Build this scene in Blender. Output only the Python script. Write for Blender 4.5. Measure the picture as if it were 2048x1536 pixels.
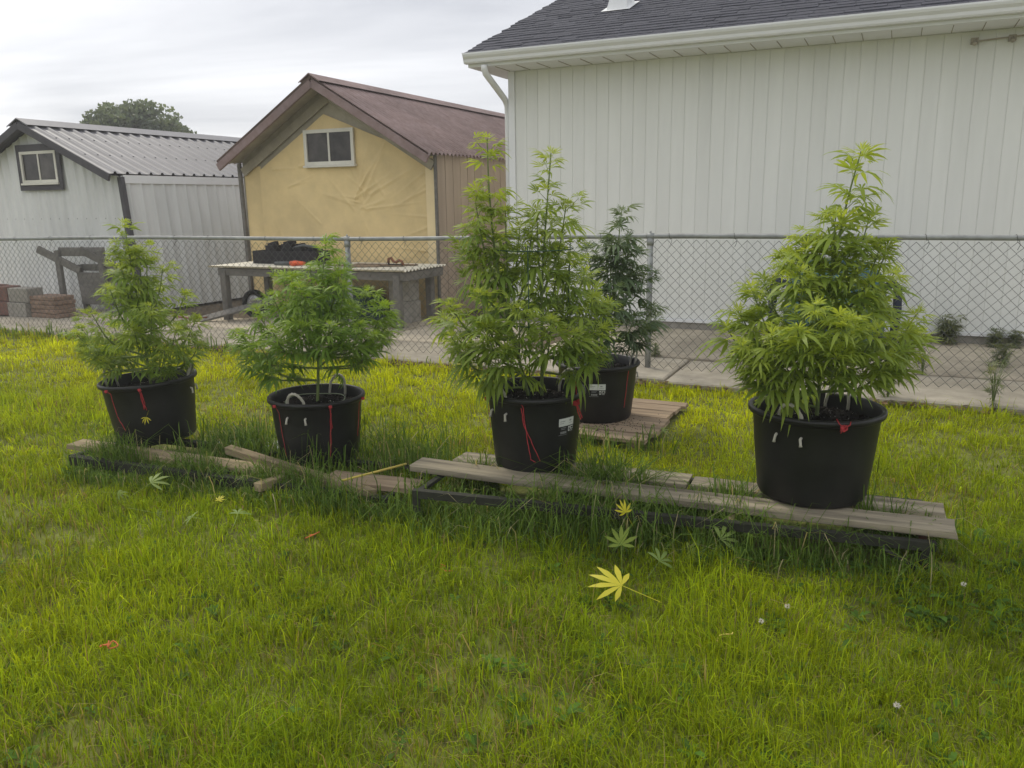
import bpy, math, random
import numpy as np
from mathutils import Vector, Matrix

random.seed(7); RNG = np.random.default_rng(11)
for o in list(bpy.data.objects): bpy.data.objects.remove(o)
scn = bpy.context.scene
C = scn.collection
R = math.radians

# ------------------------------------------------------------------ camera
PITCH, ROLL = R(12.6), R(0.85)
cam = bpy.data.cameras.new('camera'); cam.sensor_width = 36; cam.lens = 36*1633/2048
cam.clip_start = .05; cam.clip_end = 600
camo = bpy.data.objects.new('camera', cam); C.objects.link(camo)
_f = Vector((0, math.cos(PITCH), -math.sin(PITCH))); _u0 = Vector((0, math.sin(PITCH), math.cos(PITCH))); _r0 = Vector((1, 0, 0))
_r = _r0*math.cos(ROLL)-_u0*math.sin(ROLL); _u = _u0*math.cos(ROLL)+_r0*math.sin(ROLL)
camo.matrix_world = Matrix(((_r.x, _u.x, -_f.x, 0), (_r.y, _u.y, -_f.y, 0), (_r.z, _u.z, -_f.z, 1.5), (0, 0, 0, 1)))
scn.camera = camo

# ------------------------------------------------------------------ world: overcast
SUN_EL, SUN_AZ = R(52), R(-32)          # azimuth from +Y towards +X
w = bpy.data.worlds.new('World'); scn.world = w; w.use_nodes = True
nt = w.node_tree; nt.nodes.clear()
def N(tree, t, **kw):
    n = tree.nodes.new(t)
    for k, v in kw.items(): setattr(n, k, v)
    return n
L = nt.links.new
out = N(nt, 'ShaderNodeOutputWorld'); bg = N(nt, 'ShaderNodeBackground')
sky = N(nt, 'ShaderNodeTexSky', sky_type='NISHITA', sun_disc=False, sun_elevation=SUN_EL, sun_rotation=SUN_AZ)
tc = N(nt, 'ShaderNodeTexCoord'); sep = N(nt, 'ShaderNodeSeparateXYZ'); L(tc.outputs['Generated'], sep.inputs[0])
dz = N(nt, 'ShaderNodeMath', operation='ABSOLUTE'); L(sep.outputs[2], dz.inputs[0])
da = N(nt, 'ShaderNodeMath', operation='ADD'); L(dz.outputs[0], da.inputs[0]); da.inputs[1].default_value = .12
dx = N(nt, 'ShaderNodeMath', operation='DIVIDE'); L(sep.outputs[0], dx.inputs[0]); L(da.outputs[0], dx.inputs[1])
dy = N(nt, 'ShaderNodeMath', operation='DIVIDE'); L(sep.outputs[1], dy.inputs[0]); L(da.outputs[0], dy.inputs[1])
cmb = N(nt, 'ShaderNodeCombineXYZ'); L(dx.outputs[0], cmb.inputs[0]); L(dy.outputs[0], cmb.inputs[1])
mp = N(nt, 'ShaderNodeMapping'); mp.inputs['Rotation'].default_value = (0, 0, R(35)); mp.inputs['Scale'].default_value = (.42, .80, 1)
L(cmb.outputs[0], mp.inputs[0])
nz = N(nt, 'ShaderNodeTexNoise'); nz.inputs['Scale'].default_value = .85; nz.inputs['Detail'].default_value = 6; nz.inputs['Roughness'].default_value = .48; nz.inputs['Distortion'].default_value = .7
L(mp.outputs[0], nz.inputs['Vector'])
cr = N(nt, 'ShaderNodeValToRGB'); L(nz.outputs[0], cr.inputs[0])
cr.color_ramp.elements[0].position = .33; cr.color_ramp.elements[0].color = (.54, .55, .59, 1)
cr.color_ramp.elements[1].position = .58; cr.color_ramp.elements[1].color = (.98, .98, 1.0, 1)
skm = N(nt, 'ShaderNodeVectorMath', operation='SCALE'); L(sky.outputs[0], skm.inputs[0]); skm.inputs[3].default_value = .1
mx = N(nt, 'ShaderNodeMix', data_type='RGBA'); mx.inputs[0].default_value = .9
L(skm.outputs[0], mx.inputs[6]); L(cr.outputs[0], mx.inputs[7])
L(mx.outputs[2], bg.inputs[0]); bg.inputs[1].default_value = 1.0; L(bg.outputs[0], out.inputs[0])

sl = bpy.data.lights.new('sun', 'SUN'); sl.energy = 1.5; sl.angle = R(14); sl.color = (1, .93, .8)
so = bpy.data.objects.new('sun', sl); C.objects.link(so)
sd = Vector((math.sin(SUN_AZ)*math.cos(SUN_EL), math.cos(SUN_AZ)*math.cos(SUN_EL), math.sin(SUN_EL)))
so.rotation_euler = (-sd).to_track_quat('-Z', 'Y').to_euler(); so.location = sd*60
scn.view_settings.view_transform = 'Standard'; scn.view_settings.look = 'None'
scn.view_settings.exposure = 0.25; scn.view_settings.gamma = 1
scn.cycles.max_bounces = 7; scn.cycles.diffuse_bounces = 4; scn.cycles.glossy_bounces = 2; scn.cycles.transmission_bounces = 4

# ------------------------------------------------------------------ helpers
DX = Vector((.907, -.421, 0)).normalized(); NY = Vector((.421, .907, 0)).normalized(); TH = math.atan2(DX.y, DX.x)
def G(t, q, z=0): return DX*t+NY*q+Vector((0, 0, z))

def tag(o, label=None, cat=None, group=None, kind=None):
    if label: o['label'] = label
    if cat: o['category'] = cat
    if group: o['group'] = group
    if kind: o['kind'] = kind
    return o
def link(name, me, m=None, parent=None):
    o = bpy.data.objects.new(name, me); C.objects.link(o)
    if m is not None and not me.materials: me.materials.append(m)
    if parent: o.parent = parent
    return o
def empty(name, loc, rz=0, label=None, cat=None, group=None):
    o = bpy.data.objects.new(name, None); C.objects.link(o); o.location = loc; o.rotation_euler = (0, 0, rz); o.empty_display_size = .1
    return tag(o, label, cat, group)

class MB:
    def __init__(s): s.v = []; s.f = []; s.attr = None
    def add(s, vs, fs):
        b = len(s.v); s.v += [tuple(x) for x in vs]; s.f += [tuple(b+i for i in f) for f in fs]; return s
    def box(s, x0, x1, y0, y1, z0, z1, M=None):
        vs = [Vector((x, y, z)) for x in (x0, x1) for y in (y0, y1) for z in (z0, z1)]
        if M: vs = [M @ v for v in vs]
        return s.add(vs, [(0, 1, 3, 2), (4, 6, 7, 5), (0, 4, 5, 1), (2, 3, 7, 6), (0, 2, 6, 4), (1, 5, 7, 3)])
    def beam(s, p0, p1, w, h, up=(0, 0, 1), ch=.12):
        p0, p1 = Vector(p0), Vector(p1); ax = (p1-p0).normalized(); up = Vector(up)
        sd = ax.cross(up)
        if sd.length < 1e-4: sd = ax.cross(Vector((0, 1, 0)))
        sd.normalize(); u = sd.cross(ax); c = min(w, h)*ch
        prof = [(-w/2+c, -h/2), (w/2-c, -h/2), (w/2, -h/2+c), (w/2, h/2-c), (w/2-c, h/2), (-w/2+c, h/2), (-w/2, h/2-c), (-w/2, -h/2+c)]
        vs = [p+sd*a+u*b for p in (p0, p1) for a, b in prof]
        fs = [(i, i+8, (i+1) % 8+8, (i+1) % 8) for i in range(8)]+[tuple(range(8)), tuple(range(15, 7, -1))]
        return s.add(vs, fs)
    def tube(s, pts, r, n=6, cap=True):
        pts = [Vector(p) for p in pts]; rr = r if hasattr(r, '__len__') else [r]*len(pts); rings = []; prev = None
        for i, p in enumerate(pts):
            a = pts[min(i+1, len(pts)-1)]-pts[max(i-1, 0)]
            if a.length < 1e-9: a = Vector((0, 0, 1))
            a.normalize()
            if prev is None:
                prev = a.cross(Vector((0, 0, 1)))
                if prev.length < .05: prev = a.cross(Vector((0, 1, 0)))
            e1 = (prev-a*prev.dot(a)); e1.normalize(); e2 = a.cross(e1); prev = e1
            rings.append([p+(e1*math.cos(2*math.pi*k/n)+e2*math.sin(2*math.pi*k/n))*rr[i] for k in range(n)])
        vs = [v for g in rings for v in g]; fs = []
        for i in range(len(pts)-1):
            for k in range(n): fs.append((i*n+k, i*n+(k+1) % n, (i+1)*n+(k+1) % n, (i+1)*n+k))
        if cap: fs += [tuple(range(n-1, -1, -1)), tuple(range((len(pts)-1)*n, len(pts)*n))]
        return s.add(vs, fs)
    def lathe(s, prof, n=48, cap0=True, cap1=False):
        vs = [(r*math.cos(2*math.pi*k/n), r*math.sin(2*math.pi*k/n), z) for r, z in prof for k in range(n)]; fs = []
        for i in range(len(prof)-1):
            for k in range(n): fs.append((i*n+k, i*n+(k+1) % n, (i+1)*n+(k+1) % n, (i+1)*n+k))
        if cap0: fs.append(tuple(range(n-1, -1, -1)))
        if cap1: fs.append(tuple(range((len(prof)-1)*n, len(prof)*n)))
        return s.add(vs, fs)
    def mesh(s, name, smooth=False):
        me = bpy.data.meshes.new(name); me.from_pydata(s.v, [], s.f); me.update()
        if smooth: me.polygons.foreach_set('use_smooth', [True]*len(me.polygons))
        return me
    def build(s, name, m, parent=None, smooth=False): return link(name, s.mesh(name, smooth), m, parent)

def fast_mesh(name, V, F3=None, F4=None):
    me = bpy.data.meshes.new(name); V = np.asarray(V, np.float32)
    n3 = 0 if F3 is None else len(F3); n4 = 0 if F4 is None else len(F4)
    me.vertices.add(len(V)); me.vertices.foreach_set('co', V.ravel())
    me.loops.add(n3*3+n4*4); me.polygons.add(n3+n4); idx = []
    if n3: idx.append(np.asarray(F3, np.int32).ravel())
    if n4: idx.append(np.asarray(F4, np.int32).ravel())
    me.loops.foreach_set('vertex_index', np.concatenate(idx))
    tot = np.concatenate([np.full(n3, 3, np.int32), np.full(n4, 4, np.int32)])
    st = np.concatenate([[0], np.cumsum(tot)[:-1]]).astype(np.int32)
    me.polygons.foreach_set('loop_start', st); me.polygons.foreach_set('loop_total', tot)
    me.update(calc_edges=True); return me

# ------------------------------------------------------------------ materials
MATS = {}
def mat(name, col, rough=.7, var=.18, scale=6, bump=.0, bscale=60, spec=.3, metal=0, stretch=(1, 1, 1), big=.12, col2=None, dist=.003):
    m = bpy.data.materials.new(name); m.use_nodes = True; t = m.node_tree; b = t.nodes['Principled BSDF']; l = t.links.new
    tcn = N(t, 'ShaderNodeTexCoord'); mpn = N(t, 'ShaderNodeMapping'); mpn.inputs['Scale'].default_value = stretch; l(tcn.outputs['Object'], mpn.inputs[0])
    oi = N(t, 'ShaderNodeObjectInfo'); ofs = N(t, 'ShaderNodeVectorMath', operation='ADD'); l(mpn.outputs[0], ofs.inputs[0])
    sc = N(t, 'ShaderNodeMath', operation='MULTIPLY'); l(oi.outputs['Random'], sc.inputs[0]); sc.inputs[1].default_value = 37.0; l(sc.outputs[0], ofs.inputs[1])
    n1 = N(t, 'ShaderNodeTexNoise'); n1.inputs['Scale'].default_value = scale; n1.inputs['Detail'].default_value = 7; n1.inputs['Roughness'].default_value = .62; l(ofs.outputs[0], n1.inputs['Vector'])
    n2 = N(t, 'ShaderNodeTexNoise'); n2.inputs['Scale'].default_value = scale*.16; n2.inputs['Detail'].default_value = 3; l(ofs.outputs[0], n2.inputs['Vector'])
    c2 = col2 or col
    r = N(t, 'ShaderNodeValToRGB'); l(n1.outputs[0], r.inputs[0])
    r.color_ramp.elements[0].position = .3; r.color_ramp.elements[1].position = .7
    r.color_ramp.elements[0].color = tuple(max(0, c*(1-var)) for c in col)+(1,); r.color_ramp.elements[1].color = tuple(min(1, c*(1+var)) for c in c2)+(1,)
    mr = N(t, 'ShaderNodeMapRange'); l(n2.outputs[0], mr.inputs[0]); mr.inputs[1].default_value = .3; mr.inputs[2].default_value = .7; mr.inputs[3].default_value = 1-big; mr.inputs[4].default_value = 1+big
    ml = N(t, 'ShaderNodeVectorMath', operation='SCALE'); l(r.outputs[0], ml.inputs[0]); l(mr.outputs[0], ml.inputs[3])
    l(ml.outputs[0], b.inputs['Base Color'])
    b.inputs['Roughness'].default_value = rough; b.inputs['Metallic'].default_value = metal; b.inputs['Specular IOR Level'].default_value = spec
    if bump:
        n3 = N(t, 'ShaderNodeTexNoise'); n3.inputs['Scale'].default_value = bscale; n3.inputs['Detail'].default_value = 5; l(ofs.outputs[0], n3.inputs['Vector'])
        bp = N(t, 'ShaderNodeBump'); bp.inputs['Strength'].default_value = bump; bp.inputs['Distance'].default_value = dist; l(n3.outputs[0], bp.inputs['Height']); l(bp.outputs[0], b.inputs['Normal'])
    MATS[name] = m; return m

def leafmat(name, dark, light, trans=.35, rough=.5):
    """leaf / blade: tint from attribute 'tint' (joined meshes) or from the object's colour (single leaves)"""
    m = bpy.data.materials.new(name); m.use_nodes = True; t = m.node_tree; b = t.nodes['Principled BSDF']; l = t.links.new
    at = N(t, 'ShaderNodeAttribute', attribute_name='tint'); oi = N(t, 'ShaderNodeObjectInfo'); sp = N(t, 'ShaderNodeSeparateColor'); l(oi.outputs['Color'], sp.inputs[0])
    ad = N(t, 'ShaderNodeMath', operation='ADD', use_clamp=True); l(at.outputs['Fac'], ad.inputs[0]); l(sp.outputs[0], ad.inputs[1])
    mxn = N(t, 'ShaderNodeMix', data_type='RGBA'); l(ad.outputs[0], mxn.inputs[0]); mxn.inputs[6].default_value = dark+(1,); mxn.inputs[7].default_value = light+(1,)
    l(mxn.outputs[2], b.inputs['Base Color']); b.inputs['Roughness'].default_value = rough; b.inputs['Specular IOR Level'].default_value = .35
    tr = N(t, 'ShaderNodeBsdfTranslucent'); br = N(t, 'ShaderNodeVectorMath', operation='MULTIPLY'); l(mxn.outputs[2], br.inputs[0]); br.inputs[1].default_value = (1.5, 1.35, .8); l(br.outputs[0], tr.inputs[0])
    ms = N(t, 'ShaderNodeMixShader'); ms.inputs[0].default_value = trans; l(b.outputs[0], ms.inputs[1]); l(tr.outputs[0], ms.inputs[2])
    l(ms.outputs[0], t.nodes['Material Output'].inputs[0]); MATS[name] = m; return m

def attrmat(name, trans=.35, rough=.55):
    m = bpy.data.materials.new(name); m.use_nodes = True; t = m.node_tree; b = t.nodes['Principled BSDF']; l = t.links.new
    at = N(t, 'ShaderNodeAttribute', attribute_name='col'); l(at.outputs['Color'], b.inputs['Base Color']); b.inputs['Roughness'].default_value = rough; b.inputs['Specular IOR Level'].default_value = .1
    if trans:
        tr = N(t, 'ShaderNodeBsdfTranslucent'); br = N(t, 'ShaderNodeVectorMath', operation='MULTIPLY'); l(at.outputs['Color'], br.inputs[0]); br.inputs[1].default_value = (1.45, 1.3, .7); l(br.outputs[0], tr.inputs[0])
        ms = N(t, 'ShaderNodeMixShader'); ms.inputs[0].default_value = trans; l(b.outputs[0], ms.inputs[1]); l(tr.outputs[0], ms.inputs[2]); l(ms.outputs[0], t.nodes['Material Output'].inputs[0])
    MATS[name] = m; return m
def setcol(me, cols):
    a = me.attributes.new('col', 'FLOAT_COLOR', 'POINT'); c = np.ones((len(cols), 4), np.float32); c[:, :3] = cols; a.data.foreach_set('color', c.ravel())
def settint(me, t):
    a = me.attributes.new('tint', 'FLOAT', 'POINT'); a.data.foreach_set('value', np.asarray(t, np.float32))

mat('soil_lawn', (.12, .125, .03), .95, .4, 14, .6, 60, col2=(.15, .165, .035))
mat('dirt', (.13, .10, .065), .95, .4, 18, .7, 50, dist=.01)
mat('concrete', (.44, .385, .295), .9, .2, 5, .4, 70, big=.34)
mat('concrete_dark', (.35, .315, .25), .9, .2, 7, .4, 80, big=.25)
mat('concrete_block', (.33, .31, .27), .92, .18, 12, .5, 90)
mat('white_siding', (.76, .77, .73), .6, .045, 5, .05, 60, spec=.25, big=.05, stretch=(1, 1, .12))
mat('white_trim', (.78, .79, .79), .45, .03, 3, spec=.4, big=.03)
mat('white_metal', (.68, .69, .67), .55, .10, 5, spec=.35, big=.12, stretch=(1, 1, .15))
mat('metal_roof', (.19, .187, .198), .5, .10, 5, spec=.5, big=.06)
mat('dark_trim', (.075, .072, .078), .7, .2, 10, .2)
mat('brown_roof', (.225, .155, .14), .75, .15, 9, .1, big=.2, col2=(.24, .18, .175))
mat('shingle', (.062, .064, .080), .95, .25, 60, .5, 200, big=.2)
mat('tarp', (.70, .545, .275), .6, .09, 4, .25, 26, big=.16, dist=.006)
mat('tarp_light', (.76, .62, .36), .55, .05, 5, .08, 30)
mat('gable_grey', (.36, .325, .255), .85, .18, 6, .2, big=.15)
mat('tan_board', (.47, .375, .285), .8, .08, 5, .15, 40, stretch=(1, 1, .15))
mat('old_wood', (.20, .175, .128), .92, .5, 22, .8, 60, stretch=(.07, 1, 1), col2=(.27, .235, .17), big=.3)
mat('old_wood_tan', (.29, .23, .14), .92, .45, 22, .8, 60, stretch=(.07, 1, 1), big=.25)
mat('old_wood_grey', (.165, .155, .138), .92, .22, 16, .5, 40, stretch=(.3, 1, 1), big=.25)
mat('pallet_wood', (.285, .215, .145), .92, .45, 20, .8, 60, stretch=(.07, 1, 1), big=.3)
mat('brick', (.27, .19, .14), .92, .22, 14, .5, 70, big=.2)
mat('brick_red', (.19, .105, .085), .92, .25, 14, .5, 70, big=.2)
mat('galv', (.30, .31, .30), .6, .2, 12, metal=.3, spec=.4)
mat('wire', (.12, .125, .115), .6, .1, 10, metal=.3)
mat('dark_steel', (.026, .027, .018), .85, .3, 14, .2, spec=.4)
mat('rust', (.22, .10, .055), .9, .4, 18, .4)
mat('black_plastic', (.007, .007, .0075), .46, .35, 5, .10, 90, spec=.42, big=.3, col2=(.013, .013, .012))
mat('potting_soil', (.018, .015, .012), .97, .6, 60, 1.0, 110, dist=.02)
mat('perlite', (.38, .36, .33), .95, .2, 60)
mat('rope', (.44, .42, .36), .85, .1, 60)
mat('red_twine', (.42, .045, .05), .8, .15, 40)
mat('orange_twine', (.55, .16, .05), .8, .15, 40)
mat('paper', (.62, .64, .61), .7, .05, 20)
mat('print_grey', (.30, .31, .31), .7, .1, 20)
mat('glass_dark', (.055, .05, .045), .22, .6, 5, spec=.35, big=.4)
mat('window_frame', (.68, .66, .58), .6, .06, 8)
mat('teal_cover', (.05, .13, .14), .6, .2, 5, .3, 20)
mat('navy', (.02, .028, .05), .6, .2, 5)
mat('green_tarp', (.012, .04, .03), .6, .3, 5, .3, 20)
mat('rubber', (.02, .02, .02), .8, .2, 10)
mat('hub', (.42, .42, .42), .4, .1, 10, metal=.5)
mat('tool_orange', (.75, .14, .05), .5, .1, 10)
mat('tool_grey', (.12, .13, .13), .6, .1, 10)
mat('box_black', (.022, .02, .022), .65, .3, 8)
mat('sheet_cream', (.66, .62, .50), .6, .1, 8)
mat('stem', (.15, .20, .06), .7, .2, 30)
mat('stem_old', (.13, .12, .05), .8, .2, 30)
mat('cage_green', (.02, .06, .03), .5, .1, 10)
mat('hoop', (.22, .26, .17), .6, .1, 10)
mat('bark', (.10, .08, .06), .95, .3, 12, .6, 30)
mat('yellow_leaf', (.62, .55, .03), .6, .08, 30)
mat('yellow_stick', (.62, .50, .12), .8, .1, 30)
mat('pale_petiole', (.50, .46, .28), .7, .1, 30)
mat('clover_white', (.66, .62, .52), .9, .1, 60)
mat('plastic_pale', (.42, .46, .46), .5, .08, 8)
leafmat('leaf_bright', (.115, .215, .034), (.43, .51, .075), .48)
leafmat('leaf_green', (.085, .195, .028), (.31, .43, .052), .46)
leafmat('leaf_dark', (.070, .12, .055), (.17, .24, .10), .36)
leafmat('leaf_tree', (.060, .085, .055), (.17, .22, .12), .35)  # greens lightened, so distance veil is painted into the crown colour
leafmat('leaf_yellow', (.55, .50, .02), (.66, .60, .05), .3)
leafmat('leaf_pale', (.20, .29, .07), (.36, .44, .14), .3)
leafmat('weed_leaf', (.10, .135, .065), (.26, .29, .14), .4)
attrmat('grass', .42)

# ------------------------------------------------------------------ noise for placing
class VN:
    def __init__(s, seed): s.g = np.random.default_rng(seed).random((64, 64))
    def __call__(s, x, y, sc):
        x = np.asarray(x)*sc+100; y = np.asarray(y)*sc+100; xi = np.floor(x).astype(int); yi = np.floor(y).astype(int); fx = x-xi; fy = y-yi
        fx = fx*fx*(3-2*fx); fy = fy*fy*(3-2*fy); g = lambda a, b: s.g[a % 64, b % 64]
        return (g(xi, yi)*(1-fx)+g(xi+1, yi)*fx)*(1-fy)+(g(xi, yi+1)*(1-fx)+g(xi+1, yi+1)*fx)*fy
vn1, vn2, vn3, vn4 = VN(1), VN(2), VN(3), VN(4)
LAWN_EDGE = 6.42
def hz(x, y):
    q = .421*np.asarray(x)+.907*np.asarray(y); f = np.clip((6.2-q)/1.0, 0, 1)
    return ((vn1(x, y, 1.3)-.5)*.045+(vn2(x, y, 3.7)-.5)*.022)*f

# ------------------------------------------------------------------ ground sheets
def axis(a, b, step, far):
    c = list(np.arange(a, b+1e-6, step)); e = [a-.6*1.6**k for k in range(far)][::-1]; f = [b+.6*1.6**k for k in range(far)]
    return np.array(e+c+f)
gx, gy_ = axis(-9, 6, .12, 11), axis(-1, 11.5, .12, 11)
X, Y = np.meshgrid(gx, gy_, indexing='ij'); Z = hz(X, Y)
Z = np.where((np.abs(X) > 9.5) | (Y > 12) | (Y < -1.5), 0, Z)
nx, ny = X.shape; ii = np.arange(nx*ny).reshape(nx, ny)
lawn = link('lawn', fast_mesh('lawn', np.stack([X.ravel(), Y.ravel(), Z.ravel()], 1), None, np.stack([ii[:-1, :-1], ii[1:, :-1], ii[1:, 1:], ii[:-1, 1:]], -1).reshape(-1, 4)), MATS['soil_lawn'])
tag(lawn, 'ground under the lawn, dark earth below the grass', None, None, 'structure')

m = MB(); P = [G(-19, LAWN_EDGE-.03, .012), G(7, LAWN_EDGE-.03, .012), G(7, 20, .012), G(-19, 20, .012)]
m.add(P, [(0, 1, 2, 3)]); yard = m.build('yard_ground', MATS['dirt']); tag(yard, 'bare earth beneath the concrete slabs behind fence', None, None, 'structure')

# concrete slabs behind and under the fence
patio = empty('patio', G(-4, 6.45), TH); tag(patio, 'worn concrete slabs between chain link fence and buildings', None, None, 'structure')
def slab(t0, t1, q0, q1, z=.065, mt='concrete', tx=0, ty=0):
    mb = MB(); n = 8; a, b = t1-t0, q1-q0
    # bevelled slab with slightly broken edges
    c = .012; top = []; rim = []; bot = []
    pts = []
    for k in range(n): pts.append((a*k/n, 0))
    for k in range(4): pts.append((a, b*k/4))
    for k in range(n): pts.append((a-a*k/n, b))
    for k in range(4): pts.append((0, b-b*k/4))
    M = len(pts); cx, cy = a/2, b/2
    jit = [random.uniform(-.006, .006) for _ in pts]
    rim = [(x+(j if y in (0, b) else 0)*0, y+(j if y in (0, b) else 0), -.012) for (x, y), j in zip(pts, jit)]
    top = [(x+(c if x < cx else -c), y+(c if y < cy else -c)+(j if y in (0, b) else 0), 0) for (x, y), j in zip(pts, jit)]
    bot = [(x, y, -.12) for x, y in pts]
    fs = [tuple(range(M))]+[(i, (i+1) % M, M+(i+1) % M, M+i)[::-1] for i in range(M)]+[(M+i, M+(i+1) % M, 2*M+(i+1) % M, 2*M+i)[::-1] for i in range(M)]
    mb.add(top+rim+bot, fs); o = mb.build('concrete_slab', MATS[mt], patio)
    o.location = (t0+4, q0-6.45, z); o.rotation_euler = (tx, ty, 0); return o
ts = [-14.2, -12.3, -10.9, -9.1, -7.6, -6.5, -5.05, -3.55, -1.62, 2.6, 6.4]
for i in range(len(ts)-1):
    g = .008
    slab(ts[i]+g, ts[i+1]-g, 6.45+random.uniform(-.05, .04), 7.38, .062+random.uniform(-.01, .012), 'concrete_dark', tx=random.uniform(-.008, .008), ty=random.uniform(-.006, .006))
    slab(ts[i]+g+(.45 if i > 6 else 0), ts[i+1]-g+(.45 if i > 6 else 0), 7.41, 8.16 if i < 4 else 9.06, .068+random.uniform(-.008, .008), 'concrete', tx=random.uniform(-.004, .004))
slab(-5.9, -4.75, 6.62, 7.2, .115, 'concrete', tx=.012, ty=-.03)

# ------------------------------------------------------------------ white garage
gar = empty('garage', G(-4.19, 9.08), TH, 'white garage with vertical siding, grey shingle roof and white gutter', 'garage')
W_, D_ = 8.4, 7.0
m = MB(); m.box(0, W_, .0105, D_, .0, 3.0); m.build('wall', MATS['white_siding'], gar)
me = None; pit = .142; k = 0; x = .07
while x < W_-.02:
    # board with recessed groove on its right; every second joint is a deeper one
    mb = MB(); wv = pit-(.006 if k % 2 else .0035)
    b0 = .004
    mb.add([(0, .010, .185), (0, b0+.002, .185), (.006, b0, .185), (wv-.006, b0, .185), (wv, b0+.002, .185), (wv, .010, .185)]+[(0, .010, 2.96), (0, b0+.002, 2.96), (.006, b0, 2.96), (wv-.006, b0, 2.96), (wv, b0+.002, 2.96), (wv, .010, 2.96)],
           [(0, 1, 7, 6), (1, 2, 8, 7), (2, 3, 9, 8), (3, 4, 10, 9), (4, 5, 11, 10), (0, 5, 4, 3, 2, 1), (6, 7, 8, 9, 10, 11)])
    if k < 2: (globals().__setitem__('bm%d' % k, mb.mesh('siding_board')))
    o = link('siding_board', globals()['bm%d' % (k % 2)], MATS['white_siding'], gar); o.location = (x, 0, random.uniform(-.0, .002))
    x += pit; k += 1
m = MB(); m.box(-.012, .066, -.012, .0095, .17, 2.965); m.box(-.012, -.002, .0285, .10, .17, 2.965); m.build('corner_trim', MATS['white_trim'], gar)
m = MB(); m.box(-.014, W_, -.022, .0095, .155, .183); m.box(-.014, W_, -.03, -.0225, .150, .178); m.build('drip_edge', MATS['white_trim'], gar)
m = MB(); m.box(.0, W_, -.004, .0095, .0, .149); m.build('foundation', MATS['concrete_block'], gar)
# soffit, fascia, gutter
m = MB(); m.box(-.27, W_+.2, -.45, .6, 2.966, 2.985)
m.build('soffit', MATS['white_trim'], gar)
for i in range(34):
    mb = MB(); mb.box(0, .006, -.42, -.03, 2.960, 2.9655); o = mb.build('soffit_seam', MATS['gable_grey'], gar); o.location = (.02+i*.25, 0, 0)
m = MB(); m.box(-.29, W_+.2, -.468, -.4505, 2.968, 3.09); m.box(-.29, -.272, -.45, .55, 2.968, 3.12); m.build('fascia', MATS['white_trim'], gar)
m = MB(); prof = [(-.47, 2.965), (-.535, 2.965), (-.545, 2.985), (-.550, 3.02), (-.575, 3.055), (-.585, 3.085), (-.585, 3.105), (-.570, 3.105), (-.568, 3.09), (-.560, 3.06), (-.538, 3.03), (-.53, 2.98), (-.475, 2.98), (-.47, 3.08)]
prof = [(a, 3.105-(3.105-b)*.74) for a, b in prof]
x0, x1 = -.30, W_+.2
vs = [(x0, a, b) for a, b in prof]+[(x1, a, b) for a, b in prof]; n = len(prof)
m.add(vs, [(i, i+1, n+i+1, n+i) for i in range(n-1)]+[(0, 1, 2, 3, 4, 5, 6, 7, 8, 9, 10, 11, 12, 13)])
m.add([(x0-.003, -.47, 2.998), (x0-.003, -.545, 2.998), (x0-.003, -.592, 3.11), (x0-.003, -.47, 3.11), (x0, -.47, 2.998), (x0, -.545, 2.998), (x0, -.592, 3.11), (x0, -.47, 3.11)], [(0, 3, 2, 1), (4, 5, 6, 7), (0, 1, 5, 4), (1, 2, 6, 5), (2, 3, 7, 6)])
m.build('gutter', MATS['white_trim'], gar)
m = MB()
def rect_tube(mb, pts, a, b):
    for i in range(len(pts)-1): mb.beam(pts[i], pts[i+1], a, b, up=(0, 1, 0) if abs(pts[i+1][2]-pts[i][2]) > .2 else (0, 0, 1), ch=.2)
m.tube([(-.075, -.50, 2.975), (-.075, -.50, 2.945), (-.072, -.47, 2.89), (-.066, -.20, 2.76), (-.06, -.0, 2.66), (-.06, .06, 2.60), (-.06, .07, 2.50), (-.06, .07, .12)], .036, 10); m.build('downspout', MATS['white_trim'], gar, True)
# roof
SL = .39
m = MB(); yr = 3.5; zr = 3.118+SL*(yr+.49)
m.add([(-.30, -.49, 3.105), (W_+.3, -.49, 3.105), (W_+.3, yr, zr-.013), (-.30, yr, zr-.013), (-.30, -.49, 3.085), (W_+.3, -.49, 3.085), (W_+.3, yr, zr-.05), (-.30, yr, zr-.05)],
      [(0, 1, 2, 3), (7, 6, 5, 4), (0, 4, 5, 1), (0, 3, 7, 4)])
m.add([(-.30, yr, zr-.013), (W_+.3, yr, zr-.013), (W_+.3, 2*yr+.49, 3.1), (-.30, 2*yr+.49, 3.1)], [(0, 1, 2, 3)])
roof = m.build('roof', MATS['shingle'], gar)
m = MB(); m.add([(-.02, .0, 2.98), (-.02, 2*yr, 2.98), (-.02, yr, zr-.06), (W_, 0, 2.98), (W_, 2*yr, 2.98), (W_, yr, zr-.06)], [(0, 2, 1), (3, 4, 5)]); m.build('gable', MATS['white_siding'], gar)
ca = 1/math.hypot(1, SL); sa = SL*ca
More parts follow.
